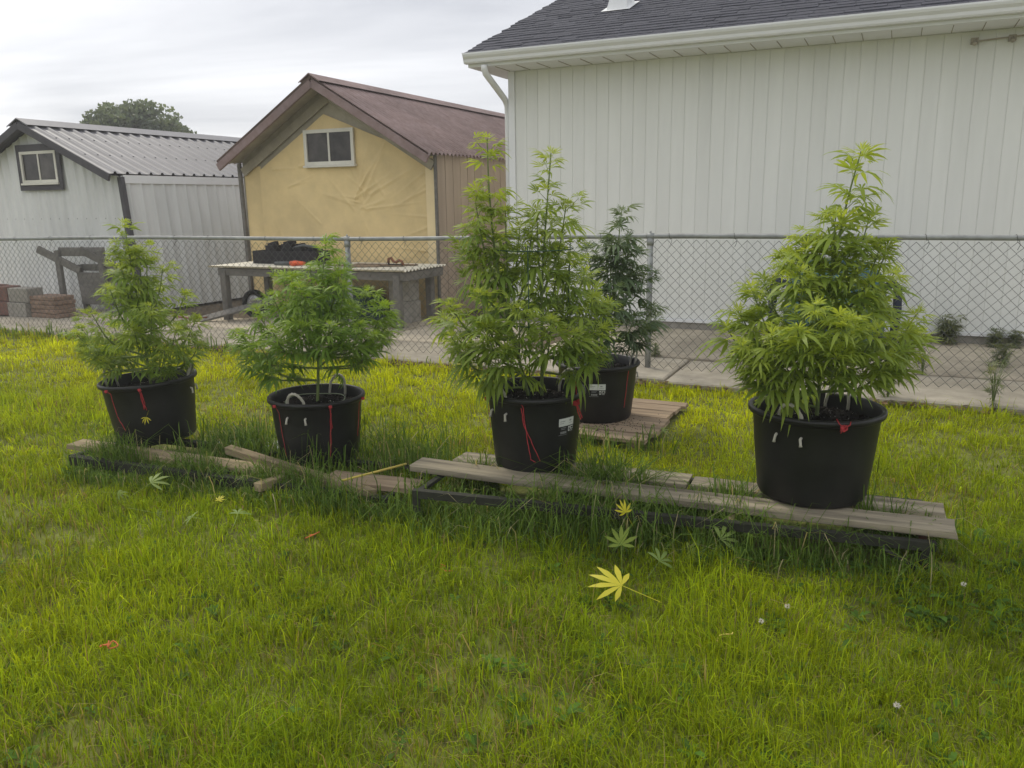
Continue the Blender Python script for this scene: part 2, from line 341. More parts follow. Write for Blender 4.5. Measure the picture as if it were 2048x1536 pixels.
for c in range(29):
    s0 = c*.143-.02; mb = MB(); x = -.325+random.uniform(-.02, .005); xe = W_+.3; first = True
    x -= random.uniform(0, .05)
    while x < xe:
        wv = random.choice((.17, .24, .31)); th = random.uniform(.006, .016); dr = random.uniform(-.012, .012)
        a, b = s0+dr, s0+.19
        q = lambda s, h: (-.49+s*ca-h*sa*0, 3.108+s*sa+h)
        y0, z0 = q(a, th+.004); y1, z1 = q(b, .004); _, zb = q(a, .0)
        xx = min(x+wv-.004, xe)
        mb.add([(x, y0, z0), (xx, y0, z0), (xx, y1, z1), (x, y1, z1), (x, y0, zb-.004), (xx, y0, zb-.004)], [(0, 1, 2, 3), (4, 5, 1, 0), (0, 3, 4), (1, 5, 2)])
        x += wv
    mb.build('shingle_course', MATS['shingle'], roof)
# roof vent
def roofpt(x, y, h=0): return (x, y, 3.118+SL*(y+.49)+h)
m = MB(); x0, x1, y0, y1 = .80, 1.06, 1.10, 1.42
m.add([roofpt(x0-.05, y0-.06, .012), roofpt(x1+.05, y0-.06, .012), roofpt(x1+.05, y1+.06, .012), roofpt(x0-.05, y1+.06, .012)], [(0, 1, 2, 3)])
zt = roofpt(0, y0)[2]+.30
m.add([roofpt(x0, y0, .0), roofpt(x1, y0, .0), roofpt(x1, y1, 0), roofpt(x0, y1, 0), (x0+.07, y0+.05, zt), (x1-.02, y0+.05, zt), (x1-.02, y1-.02, zt+.02), (x0+.07, y1-.02, zt+.02)], [(0, 1, 5, 4), (1, 2, 6, 5), (2, 3, 7, 6), (3, 0, 4, 7), (4, 5, 6, 7)])
m.build('roof_vent', MATS['white_trim'], gar)
m = MB(); m.tube([(4.70, -.03, 2.87), (5.3, -.03, 2.90), (6.4, -.03, 2.905)], .008, 6); m.build('cable', MATS['gable_grey'], gar)
for bx in (4.72, 5.02):
    m = MB(); m.box(bx-.03, bx+.03, -.06, .003, 2.85, 2.90); m.tube([(bx, -.06, 2.87), (bx, -.11, 2.84)], .018, 8); m.build('wall_bracket', MATS['gable_grey'], gar)

# ------------------------------------------------------------------ window helper
def window(parent, x0, x1, z0, z1, y, fw, frame, pane, surround=None, sw=.07, fd=.03):
    m = MB()
    m.box(x0, x1, y-fd, y, z0, z0+fw); m.box(x0, x1, y-fd, y, z1-fw, z1); m.box(x0, x0+fw, y-fd, y, z0+fw, z1-fw); m.box(x1-fw, x1, y-fd, y, z0+fw, z1-fw)
    wo = m.build('window', MATS[frame], parent)
    xm = (x0+x1)/2
    for a, b, yy in ((x0+fw, xm+.008, y-.006), (xm-.008, x1-fw, y-.012)):
        m = MB(); m.box(a, b, yy-.001, yy, z0+fw, z1-fw); m.build('pane', MATS[pane], wo)
    m = MB(); m.box(xm-.014, xm+.014, y-.022, y-.0145, z0+fw, z1-fw); m.build('mullion', MATS[frame], wo)
    m = MB(); m.box(x0-.015, x1+.015, y-fd-.02, y, z0-.028, z0-.002); m.build('sill', MATS[frame], wo)
    if surround:
        m = MB(); s = sw; yy = y-.004
        m.box(x0-s, x1+s, yy-.02, yy, z1+.002, z1+s+.02); m.box(x0-s, x1+s, yy-.02, yy, z0-.03-s, z0-.03); m.box(x0-s, x0-.002, yy-.0202, yy, z0-.03, z1+.002); m.box(x1+.002, x1+s, yy-.0202, yy, z0-.03, z1+.002)
        m.build('surround', MATS[surround], wo)
    return wo

# ------------------------------------------------------------------ yellow shed
YW, YL = 3.09, 6.2
ysh = empty('shed', G(-8.285, 9.05), TH, 'old shed wrapped in yellow plastic sheet, brown corrugated roof', 'shed')
EZ, AZ = 2.13, 2.86; XM = YW/2
m = MB(); m.add([(0, .03, 0), (YW, .03, 0), (YW, .03, EZ), (XM, .03, AZ), (0, .03, EZ), (0, YL, 0), (YW-.03, YL, 0), (YW-.03, YL, EZ), (XM, YL, AZ), (0, YL, EZ)], [(0, 1, 2, 3, 4), (5, 9, 8, 7, 6), (0, 4, 9, 5)])
m.build('wall', MATS['gable_grey'], ysh)
# sheet covering the front, wrinkled
def sheet(x0, x1, topf, z0, y, name, mt, parent, crease=1.0, nx=230, nz=230, bulge=True):
    xs = np.linspace(x0, x1, nx); V = []
    for i, xx in enumerate(xs):
        zt = topf(xx)
        for kz in range(nz):
            z = z0+(zt-z0)*kz/(nz-1); c = 0
            for (cx, cz, ang, ln, am, wd) in CREASES:
                dx_, dz_ = xx-cx, z-cz; u = dx_*math.cos(ang)+dz_*math.sin(ang); v = -dx_*math.sin(ang)+dz_*math.cos(ang)
                if -.02 < u < ln: c += 1.25*am*math.exp(-(v/wd)**2)*(1-u/ln)*min(1, (u+.02)/.05)
            c += .004*math.sin(xx*9+z*3)*math.sin(z*5+1)+(.012*math.sin((xx-x0)/(x1-x0)*math.pi) if bulge else 0)
            V.append((xx, y-c*crease, z))
    ii = np.arange(nx*nz).reshape(nx, nz)
    me = fast_mesh(name, np.array(V), None, np.stack([ii[:-1, :-1], ii[1:, :-1], ii[1:, 1:], ii[:-1, 1:]], -1).reshape(-1, 4))
    me.polygons.foreach_set('use_smooth', [True]*len(me.polygons)); return link(name, me, MATS[mt], parent)
CREASES = []
rc = random.Random(5)
for a in range(9): CREASES.append((1.98+rc.uniform(-.12, .12), 1.52+rc.uniform(-.12, .12), R(rc.uniform(5, 75)), rc.uniform(.5, 1.1), rc.uniform(.006, .014), rc.uniform(.012, .024)))
for a in range(6): CREASES.append((1.98+rc.uniform(-.12, .12), 1.52+rc.uniform(-.12, .12), R(rc.uniform(120, 190)), rc.uniform(.3, .8), rc.uniform(.005, .010), rc.uniform(.012, .022)))
for a in range(5): CREASES.append((1.0+rc.uniform(-.5, .2), 1.9+rc.uniform(-.25, .1), R(rc.uniform(0, 30)), rc.uniform(.3, .7), rc.uniform(.005, .012), rc.uniform(.012, .025)))
for a in range(7): CREASES.append((2.95, rc.uniform(.8, 1.9), R(rc.uniform(160, 215)), rc.uniform(.4, .9), rc.uniform(.004, .010), rc.uniform(.012, .022)))
for a in range(10): CREASES.append((rc.uniform(.3, 2.7), rc.uniform(.3, 1.8), R(rc.uniform(0, 180)), rc.uniform(.3, .8), rc.uniform(.003, .007), rc.uniform(.012, .03)))
CREASES.append((1.98, 1.50, R(91), .48, .010, .012))
def tarptop(x): return min(1.965+(x-.31)*(2.64-1.965)/(1.45-.31), 2.64-(x-1.45)*(2.64-2.05)/(2.97-1.45)) if x > .31 else 1.965
sheet(.31, 2.955, tarptop, .06, .012, 'plastic_sheet', 'tarp', ysh)
sheet(.03, .318, lambda x: 2.02, .06, .026, 'plastic_strip', 'tarp', ysh, .4, 12, 40, False)
sheet(2.94, 3.075, lambda x: 2.06, .06, .004, 'plastic_strip', 'tarp_light', ysh, .3, 8, 40, False)
m = MB(); m.beam((.005, -.0, .02), (-.03, -.0, 2.06), .05, .05); m.build('corner_post', MATS['old_wood_grey'], ysh)
m = MB(); m.beam((YW-.005, -.0, .03), (YW-.005, -.0, 2.10), .03, .04); m.build('corner_post', MATS['old_wood_grey'], ysh)
window(ysh, 1.13, 1.92, 2.0, 2.45, -.012, .045, 'window_frame', 'glass_dark')
bw = .20; k = 0
mb = MB(); mb.box(YW-.03, YW+.006, 0, bw-.012, .04, EZ+.01); bme = mb.mesh('wall_board')
while k*bw < YL-.1:
    o = link('wall_board', bme, MATS['tan_board'], ysh); o.location = (random.uniform(-.003, .003), .035+k*bw, 0); k += 1
m = MB(); m.box(YW-.06, YW-.031, .05, YL, .02, EZ); m.build('side_wall', MATS['gable_grey'], ysh)
# corrugated roof
def corr_roof(parent, half, xm, y0, y1, za, slope, pitch, amp, name, mt, box=False, over=.16, sag=0):
    ny = int((y1-y0)/pitch*8); yb = [y0+(k+f)*pitch for k in range(int((y1-y0)/pitch)) for f in (0, .36, .42, .58, .64)]
    for sgn in (-1, 1):
        V = []; ys = yb+[y1] if box else np.linspace(y0, y1, ny+1); xs = np.linspace(0, half+over, 6)
        for yv in ys:
            ph = ((yv-y0)/pitch) % 1
            if box: h = amp if .40 < ph < .60 else 0
            else: h = amp*.5*math.cos(2*math.pi*ph)
            for xv in xs:
                sg = sag*math.sin((yv-y0)/(y1-y0)*math.pi*2)*(xv/(half+over))
                V.append((xm+sgn*xv, yv, za-slope*xv+h+sg))
        n = len(xs); ii = np.arange(len(V)).reshape(-1, n)
        F = np.stack([ii[:-1, :-1], ii[1:, :-1], ii[1:, 1:], ii[:-1, 1:]], -1).reshape(-1, 4)
        if sgn > 0: F = F[:, ::-1]
        o = link(name, fast_mesh(name, np.array(V), None, F), MATS[mt], parent)
YSL = (AZ-EZ)/XM*1.16
corr_roof(ysh, XM, XM-.0, -.36, YL+.2, 3.045, (3.045-2.13)/1.545, .10, .034, 'roof_sheet', 'brown_roof', over=.10, sag=.012)
sl = (3.045-2.13)/1.545
m = MB()
for s in (-1, 1):
    m.add([(XM, -.385, 3.09), (XM+s*.16, -.385, 3.085-sl*.16), (XM+s*.16, YL+.2, 3.085-sl*.16), (XM, YL+.2, 3.09), (XM, -.385, 3.075), (XM+s*.16, -.385, 3.07-sl*.16)], [(0, 1, 2, 3), (0, 1, 5, 4)])
m.build('ridge_cap', MATS['brown_roof'], ysh)
for s in (-1, 1):
    m = MB(); m.beam((XM, -.335, 2.975), (XM+s*(XM+.09), -.335, 2.975-sl*(XM+.09)), .035, .10, up=(0, 0, 1)); m.build('rake_board', MATS['brown_roof'], ysh)
    m = MB(); m.add([(XM, -.32, 3.01), (XM, .03, 3.01), (XM+s*(XM+.05), .03, 3.01-sl*(XM+.05)), (XM+s*(XM+.05), -.32, 3.01-sl*(XM+.05))]+[(XM, -.32, 3.022), (XM, .03, 3.022), (XM+s*(XM+.05), .03, 3.022-sl*(XM+.05)), (XM+s*(XM+.05), -.32, 3.022-sl*(XM+.05))], [(0, 1, 2, 3), (7, 6, 5, 4), (0, 3, 7, 4)]); m.build('rake_soffit', MATS['gable_grey'], ysh)
    m = MB(); m.beam((XM+s*(.02), -.005, 2.84), (XM+s*(XM-.03), -.005, 2.84-sl*(XM-.03)), .03, .12, up=(0, 0, 1)); m.build('gable_board', MATS['gable_grey'], ysh)
m = MB(); m.add([(0.02, .028, 2.0), (YW-.02, .028, 2.0), (YW, .028, 2.14), (XM, .028, 3.0), (0, .028, 2.14)], [(0, 1, 2, 3, 4)]); m.build('gable', MATS['gable_grey'], ysh)

# ------------------------------------------------------------------ white ribbed shed
wsh = empty('metal_shed', G(-12.98, 8.2), TH, 'small leaning shed of white ribbed metal with dark trim', 'shed')
WW, WL, WE, WA = 3.34, 7.2, 1.90, 2.60; LEAN = .075
def shx(x, z): return x+LEAN*(1.9-z)
XMW = WW/2
def ribbed(path, z0f, z1f, name, mt, parent, pitch=.2, amp=.02, axis='x', off=0):
    # vertical ribbed sheet along x (front) or y (side)
    u0, u1 = path; us = []; u = u0
    while u < u1:
        for f in (0, .35, .42, .58, .65): 
            if u+f*pitch < u1: us.append((u+f*pitch, 1 if f in (.42, .58) else 0))
        u += pitch
    us.append((u1, 0)); V = []; nzz = 5
    for uu, hgt in us:
        for kz in range(nzz):
            z = z0f+(z1f(uu)-z0f)*kz/(nzz-1)
            V.append((shx(uu, z), off-amp*hgt, z) if axis == 'x' else (shx(off+amp*hgt, z), uu, z))
    ii = np.arange(len(V)).reshape(-1, nzz); F = np.stack([ii[:-1, :-1], ii[1:, :-1], ii[1:, 1:], ii[:-1, 1:]], -1).reshape(-1, 4)
    return link(name, fast_mesh(name, np.array(V), None, F), MATS[mt], parent)
ribbed((0, WW), .05, lambda x: WE+(WA-WE)*(1-abs(x-XMW)/XMW), 'wall_sheet', 'white_metal', wsh, .17, .016, 'x', 0)
ribbed((0, WL), .05, lambda y: WE+.02, 'wall_sheet', 'white_metal', wsh, .2, .018, 'y', WW)
ribbed((0, WL), .05, lambda y: WE+.02, 'wall_sheet', 'white_metal', wsh, .2, .018, 'y', 0)
corr_roof(wsh, XMW, XMW, -.2, WL+.1, 2.70, (2.70-1.955)/1.67, .2, .028, 'roof_sheet', 'metal_roof', box=True, over=.02)
s2 = (2.70-1.955)/1.67
m = MB()
for s in (-1, 1): m.add([(XMW, -.22, 2.745), (XMW+s*.22, -.22, 2.742-s2*.22), (XMW+s*.22, WL+.1, 2.742-s2*.22), (XMW, WL+.1, 2.745), (XMW, -.22, 2.735), (XMW+s*.22, -.22, 2.72-s2*.22)], [(0, 1, 2, 3), (0, 1, 5, 4)])
m.build('ridge_cap', MATS['metal_roof'], wsh)
for s in (-1, 1):
    m = MB(); m.beam((XMW, -.2, 2.645), (XMW+s*1.69, -.2, 2.645-s2*1.69), .035, .10, up=(0, 0, 1)); m.build('rake_board', MATS['dark_trim'], wsh)
    m = MB(); m.add([(XMW, -.18, 2.66), (XMW, .0, 2.66), (XMW+s*1.66, .0, 2.66-s2*1.66), (XMW+s*1.66, -.18, 2.66-s2*1.66)], [(0, 1, 2, 3)]); m.build('rake_soffit', MATS['dark_trim'], wsh)
m = MB(); m.beam((shx(WW+.01, .03), -.012, .03), (shx(WW+.01, 1.9), -.012, 1.9), .075, .075, up=(0, 1, 0)); m.build('corner_trim', MATS['dark_trim'], wsh)
m = MB(); m.box(WW+.012, WW+.03, .02, WL, 1.82, 1.93); m.build('eave_board', MATS['white_trim'], wsh)
window(wsh, 1.40, 2.16, 1.86, 2.30, -.03, .04, 'window_frame', 'glass_dark', 'dark_trim', .075)
m = MB(); rs = random.Random(4)
for row in (.72, 1.35):
    for i in range(17):
        z = row; xx = .19*i+.085
        m.add([(shx(xx, z)+a*.006, -.021, z+b*.006) for a, b in ((-1, -1), (1, -1), (1, 1), (-1, 1))], [(0, 1, 2, 3)])
m.build('screws', MATS['dark_trim'], wsh); bpy.data.objects['screws']['kind'] = 'stuff'
m = MB()
for xv in (.62, 1.15):
    for i in range(34):
        yy = -.2+.1+i*.2; c = Vector((XMW+xv, yy, 2.70-s2*xv+.032)); m.box(c.x-.009, c.x+.009, c.y-.008, c.y+.008, c.z-.008, c.z+.004)
o = m.build('roof_screws', MATS['dark_trim'], wsh); o['kind'] = 'stuff'

# ------------------------------------------------------------------ tree behind the sheds
def tree(loc, cr, label):
    root = empty('tree', loc, 0, label, 'tree'); H = cr[2]
    m = MB(); m.tube([(0, 0, 0), (.05, .0, H*.3), (0, .05, H*.5), (.1, 0, H*.75)], [.3, .24, .2, .08], 10)
    rr = random.Random(3)
    for i in range(9):
        a = i*2.4; z0 = H*rr.uniform(.3, .6); e = Vector((math.cos(a)*cr[0]*.7, math.sin(a)*cr[0]*.7, H*rr.uniform(.55, .85)))
        m.tube([(0, 0, z0), (e.x*.5, e.y*.5, z0+(e.z-z0)*.4), e], [.12, .08, .02], 6)
    m.build('trunk', MATS['bark'], root, True)
    g = np.random.default_rng(9); nb = 150; cen = []
    while len(cen) < nb:
        p = g.uniform(-1, 1, 3)
        if .3 < np.linalg.norm(p) < 1: cen.append(p*[cr[0]*.86, cr[0]*.86, cr[1]*.86]+[0, 0, H-cr[1]])
    cen = np.array(cen); P = []; T = []
    for c in cen:
        k = 170; dd = g.normal(size=(k, 3)); dd /= np.linalg.norm(dd, axis=1)[:, None]; r = g.uniform(.35, 1, k)[:, None]**.5*g.uniform(.32, .62)
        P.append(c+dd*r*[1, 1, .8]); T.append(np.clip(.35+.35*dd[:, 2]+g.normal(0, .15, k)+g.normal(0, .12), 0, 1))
    P = np.concatenate(P); T = np.concatenate(T); n = len(P)
    a = g.normal(size=(n, 3)); a /= np.linalg.norm(a, axis=1)[:, None]; b = np.cross(a, g.normal(size=(n, 3))); b /= np.linalg.norm(b, axis=1)[:, None]; s = g.uniform(.05, .11, n)[:, None]
    V = np.stack([P-a*s, P+b*s*.6, P+a*s, P-b*s*.6], 1).reshape(-1, 3)
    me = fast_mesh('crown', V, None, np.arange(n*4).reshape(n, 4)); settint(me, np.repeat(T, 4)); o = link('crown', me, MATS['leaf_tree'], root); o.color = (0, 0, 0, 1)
tree((-14.05, 32, 0), (2.3, 1.9, 5.45), 'round dark green tree rising behind the white metal shed roof')

# ------------------------------------------------------------------ chain link fence
F1 = Vector((6.6, 4.68, 0)); FD = (F1-Vector((-8.6, 11.29, 0))).normalized(); F0 = Vector((-8.6, 11.29, 0))-FD*5; FL = (F1-F0).length; FTH = math.atan2(FD.y, FD.x)
fen = empty('chain_link_fence', F0, FTH, 'galvanised chain link fence with round top rail running past the sheds', 'fence')
def rail_z(x):
    x = x-5; return 1.128+.006*x*.9-(.01*math.sin(x*1.02))
FZ = .06
m = MB(); m.tube([(x, 0, rail_z(x)) for x in np.linspace(0, FL, 40)], .021, 10); m.build('top_rail', MATS['galv'], fen, True)
posts = []
for wx, wy in ((-12.7, 13.06), (-9.93, 11.86), (-7.16, 10.66), (-4.39, 9.461), (-1.62, 8.255), (1.194, 7.031), (4.0, 5.81)):
    s = (Vector((wx, wy, 0))-F0).dot(FD); posts.append(s)
    m = MB(); m.tube([(s, .0, .0), (s, .0, rail_z(s)-.015)], .026, 12); 
    m.tube([(s, 0, rail_z(s)-.075), (s, 0, rail_z(s)-.02)], .031, 12); m.tube([(s-.03, 0, rail_z(s)), (s+.03, 0, rail_z(s))], .027, 12); m.tube([(s, 0, rail_z(s)+.018), (s, 0, rail_z(s)+.045)], [.012, .006], 8)
    m.build('post', MATS['galv'], fen, True)
# woven wire: zigzag wires hooked into each other
dw = .082; hw = dw/2; m = MB(); nw = int(FL/hw)
rz_ = random.Random(8)
for i in range(nw):
    x = (i+.5)*hw; pts = []; zt = rail_z(x)-.032; nz_ = int((zt-FZ)/(dw/2)); st = (zt-FZ)/nz_
    for k in range(nz_+1):
        sx = 1 if (k+i) % 2 else -1; bell = .012*math.sin(x*1.7+k*.3)+.006*math.sin(x*4.1)
        z = zt-k*st
        pts.append((x+sx*hw*.5+.001*sx, -.028+.004*sx*(1 if i % 2 else -1)+bell*.6, z-.004*math.sin(x*2.3)))
        if k < nz_: pts.append((x+sx*dw*.22*0+(0), -.028+bell*.6, z-st*.5-.004*math.sin(x*2.3)))
    m.tube(pts, .0022, 3, False)
m.build('wire_mesh', MATS['wire'], fen, True)
for i, s in enumerate(np.arange(.35, FL, .62)):
    s += random.uniform(-.12, .12); z = rail_z(s); m = MB()
    m.tube([(s+.004*k, .026*math.cos(k*.9)-.003, z+.026*math.sin(k*.9)) for k in range(8)]+[(s+.035, -.03, z-.05), (s+.02, -.032, z-.085)], .0022, 4); m.build('wire_tie', MATS['wire'], fen)

# ------------------------------------------------------------------ lumber helper
def board(name, p0, p1, wdt, th, mt, z=None, roll=0, bend=0, parent=None, end_jit=.006):
    p0, p1 = Vector(p0), Vector(p1); Lb = (p1-p0).length; n = 9; m = MB(); c = min(wdt, th)*.10; rg = random.Random(int(Lb*1e4) % 9973)
    prof = [(-wdt/2+c, -th), (wdt/2-c, -th), (wdt/2, -th+c), (wdt/2, -c), (wdt/2-c, 0), (-wdt/2+c, 0), (-wdt/2, -c), (-wdt/2, -th+c)]
    vs = []
    for k in range(n):
        u = k/(n-1)
        for a, b in prof:
            e = rg.uniform(-end_jit, end_jit) if k in (0, n-1) else 0
            vs.append((Lb*u+e, a+rg.uniform(-.0015, .0015), b+bend*math.sin(u*math.pi)+rg.uniform(-.001, .001)))
    fs = [(k*8+i, k*8+(i+1) % 8, (k+1)*8+(i+1) % 8, (k+1)*8+i) for k in range(n-1) for i in range(8)]+[tuple(range(7, -1, -1)), tuple(range((n-1)*8, n*8))]
    m.add(vs, fs); o = m.build(name, MATS[mt], parent); ax = (p1-p0).normalized()
    up = Vector((0, 0, 1)); y = up.cross(ax)
    if y.length < .01: y = Vector((0, 1, 0)).cross(ax)
    y.normalize(); zz = ax.cross(y); M = Matrix((ax, y, zz)).transposed().to_4x4()
    o.matrix_local = Matrix.Translation(p0) @ M @ Matrix.Rotation(roll, 4, 'X'); return o

# ------------------------------------------------------------------ work bench by the yellow shed
wb = empty('work_bench', G(-7.85, 8.0, .06), TH, 'grey wooden work bench with corrugated top in front of yellow shed', 'bench')
BW, BD, BT = 2.80, .90, .66
for (a, b) in ((.10, .05), (2.70, .05), (.10, .85), (2.66, .85)): board('leg', (a, b, 0), (a, b, BT-.03), .09, .09, 'old_wood_grey', parent=wb).location.x += 0
board('apron', (0.02, .0, BT), (1.12, .0, BT), .04, .09, 'old_wood_grey', parent=wb); board('apron', (1.13, .004, BT+.003), (BW, .004, BT+.003), .04, .095, 'old_wood_grey', parent=wb)
board('apron', (BW-.02, .025, BT), (BW-.02, BD, BT), .04, .10, 'old_wood_grey', parent=wb); board('apron', (.06, .025, BT), (.06, BD, BT), .04, .09, 'old_wood_grey', parent=wb)
board('apron', (.08, BD-.02, BT), (BW-.05, BD-.02, BT), .04, .09, 'old_wood_grey', parent=wb)
def corr_sheet(x0, x1, y0, y1, z, pitch, amp, name, mt, parent):
    n = int((x1-x0)/pitch*8); V = []
    for i in range(n+1):
        xx = x0+(x1-x0)*i/n; h = amp*math.cos(2*math.pi*(xx-x0)/pitch)
        V += [(xx, y0, z+h), (xx, y1, z+h)]
    ii = np.arange(len(V)).reshape(-1, 2)
    return link(name, fast_mesh(name, np.array(V), None, np.stack([ii[:-1, 0], ii[1:, 0], ii[1:, 1], ii[:-1, 1]], -1)), MATS[mt], parent)
def corr_sheet_y(x0, x1, y0, y1, z, pitch, amp, name, mt, parent):
    n = int((y1-y0)/pitch*8); V = []
    for i in range(n+1):
        yy = y0+(y1-y0)*i/n; h = amp*math.cos(2*math.pi*(yy-y0)/pitch)
        V += [(x0, yy, z+h), (x1, yy, z+h)]
    ii = np.arange(len(V)).reshape(-1, 2)
    return link(name, fast_mesh(name, np.array(V), None, np.stack([ii[:-1, 0], ii[:-1, 1], ii[1:, 1], ii[1:, 0]], -1)), MATS[mt], parent)
corr_sheet_y(-.12, BW+.03, -.06, BD+.04, BT+.022, .076, .012, 'top_sheet', 'sheet_cream', wb)
zb = .06+BT+.035
# things on the bench
bx = empty('tool_crate', G(-7.62, 8.40, zb), TH, 'black crate of old parts on the work bench by shed', 'crate')
m = MB(); m.box(0, 1.02, 0, .3, 0, .02); m.box(0, 1.02, 0, .02, .0205, .165); m.box(0, 1.02, .28, .3, .0205, .165); m.box(0, .02, .0205, .2795, .0205, .165); m.box(1.0, 1.02, .0205, .2795, .0205, .165); m.build('crate_box', MATS['box_black'], bx)
for (a, b, h) in ((.16, .14, .26), (.42, .17, .28), (.62, .12, .24), (.78, .14, .2)):
    m = MB(); m.box(a, a+b, .07, .22, .022, h-.03); m.beam((a+.02, .14, h-.03), (a+b-.01, .14, h), .09, .05); m.build('part', MATS['box_black'], bx)
m = MB(); m.tube([(.6, .1, .2), (.8, .05, .24), (.95, .1, .21), (1.0, .18, .17)], .018, 6); m.build('hose', MATS['tool_grey'], bx, True)
tl = empty('hand_tool', G(-7.12, 8.24, zb+.022), TH, 'grey and orange power tool lying on the work bench', 'tool')
m = MB(); m.tube([(0, 0, 0), (.25, .0, .004)], [.022, .026], 10); m.build('tool_body', MATS['tool_grey'], tl, True)
m = MB(); m.tube([(.252, 0, .004), (.33, 0, .008), (.46, .01, .006)], [.03, .034, .022], 10); m.tube([(.33, -.02, .0), (.36, -.09, -.006)], .018, 8); m.build('handle', MATS['tool_orange'], tl, True)
cl = empty('clamp', G(-5.53, 8.42, zb+.003), TH, 'small rusty clamp standing at the right end of the work bench', 'clamp')
m = MB(); m.tube([(0, 0, .04), (.0, 0, .085), (.04, 0, .10), (.07, 0, .06), (.11, 0, .045), (.15, 0, .075), (.19, 0, .06), (.205, 0, .015)], .016, 8); m.build('jaw', MATS['rust'], cl, True)
m = MB(); m.tube([(.0, 0, .04), (.01, 0, .013), (.20, 0, .013)], .013, 6); m.build('screw_bar', MATS['dark_steel'], cl, True)
for i, (a, b, c, dd) in enumerate(((-6.35, 8.30, -5.35, 8.45), (-6.1, 8.55, -5.25, 8.60), (-6.0, 8.2, -5.6, 8.32))):
    o = board('scrap_board', G(a, b, zb+.016), G(c, dd, zb+.016), .10, .014, 'pallet_wood'); tag(o, ['thin brown board lying on bench beside the rusty clamp', 'thin brown board at the back of the bench top', 'short brown offcut near the front edge of the bench top'][i], 'board', 'scrap boards on the bench')
# wheel, planks and blocks under the bench
wh = empty('cart_wheel', G(-7.67, 8.42, .22), TH, 'small rubber tyred wheel standing under the work bench', 'wheel')
def ring(prof, n=28):
    m = MB(); vs = [(r*math.cos(2*math.pi*k/n), y, r*math.sin(2*math.pi*k/n)) for k in range(n) for r, y in prof]; p = len(prof)
    m.add(vs, [(k*p+i, k*p+(i+1) % p, ((k+1) % n)*p+(i+1) % p, ((k+1) % n)*p+i) for k in range(n) for i in range(p)]); return m
ring([(.13, -.03), (.16, -.045), (.185, -.035), (.19, 0), (.185, .035), (.16, .045), (.13, .03)]).build('tyre', MATS['rubber'], wh, True)
m = ring([(.02, -.02), (.125, -.012), (.13, 0), (.125, .012), (.02, .02)]); m.tube([(0, -.05, 0), (0, .05, 0)], .02, 10); m.build('rim', MATS['hub'], wh, True)
o = board('grey_plank', G(-7.95, 7.72, .10), G(-7.05, 8.10, .34), .12, .03, 'old_wood_grey', roll=.5); tag(o, 'weathered plank leaning slantwise in front of the small wheel', 'plank')
m = MB(); m.tube([G(-8.55, 7.85, .085), G(-8.1, 7.75, .09), G(-7.85, 7.74, .12)], .012, 6); o = m.build('rusty_pipe', MATS['rust'], None, True); tag(o, 'thin rusty pipe on the concrete beside the work bench', 'pipe')
def lump(name, c, sx, sy, sz, mt, seed, label, cat, group=None):
    g = VN(seed); m = MB(); nu, nv = 20, 10; vs = []
    for j in range(nv+1):
        ph = math.pi/2*j/nv
        for i in range(nu):
            a = 2*math.pi*i/nu; k = 1+.35*(float(g(math.cos(a)*2+3, math.sin(a)*2+ph*2, 1.0))-.5)
            sq = 1/max(abs(math.cos(a)), abs(math.sin(a)))**.6
            vs.append((sx*math.cos(a)*math.cos(ph)**.45*k*sq, sy*math.sin(a)*math.cos(ph)**.45*k*sq, sz*math.sin(ph)**.8*(.85+.3*float(g(a*.7, ph*2, 1.5)))))
    fs = [(j*nu+i, j*nu+(i+1) % nu, (j+1)*nu+(i+1) % nu, (j+1)*nu+i) for j in range(nv) for i in range(nu)]
    m.add(vs, fs); o = m.build(name, MATS[mt], None, True); o.location = c; o.rotation_euler = (0, 0, TH); return tag(o, label, cat, group)
lump('tarp_heap', G(-6.3, 8.5, .065), .62, .22, .42, 'green_tarp', 21, 'dark green tarpaulin heaped under the work bench', 'tarpaulin')
def cinder(c, sx, sy, sz, mt, label, cat, group=None, rz=0, name='concrete_block'):
    e = .008; prof = lambda a, b, z: [(-a, -b, z), (a, -b, z), (a, b, z), (-a, b, z)]
    m = MB(); rg = random.Random(int(abs(c[0]*1000))); vs = []
    for a, b, z in ((sx/2-e, sy/2-e, 0), (sx/2, sy/2, e), (sx/2, sy/2, sz-e), (sx/2-e, sy/2-e, sz)): vs += [(x+rg.uniform(-.003, .003), y+rg.uniform(-.003, .003), zz) for x, y, zz in prof(a, b, z)]
    fs = [(3, 2, 1, 0), (12, 13, 14, 15)]+[(k*4+i, k*4+(i+1) % 4, (k+1)*4+(i+1) % 4, (k+1)*4+i) for k in range(3) for i in range(4)]
    m.add(vs, fs); o = m.build(name, MATS[mt]); o.location = c; o.rotation_euler = (0, 0, TH+rz); return tag(o, label, cat, group)
cinder(G(-5.40, 8.55, .066), .30, .22, .27, 'concrete_block', 'lower grey block of the pair stacked under the bench end', 'block', 'blocks under the work bench')
cinder(G(-5.42, 8.56, .338), .30, .22, .25, 'concrete_block', 'upper grey block of the pair stacked under the bench end', 'block', 'blocks under the work bench')
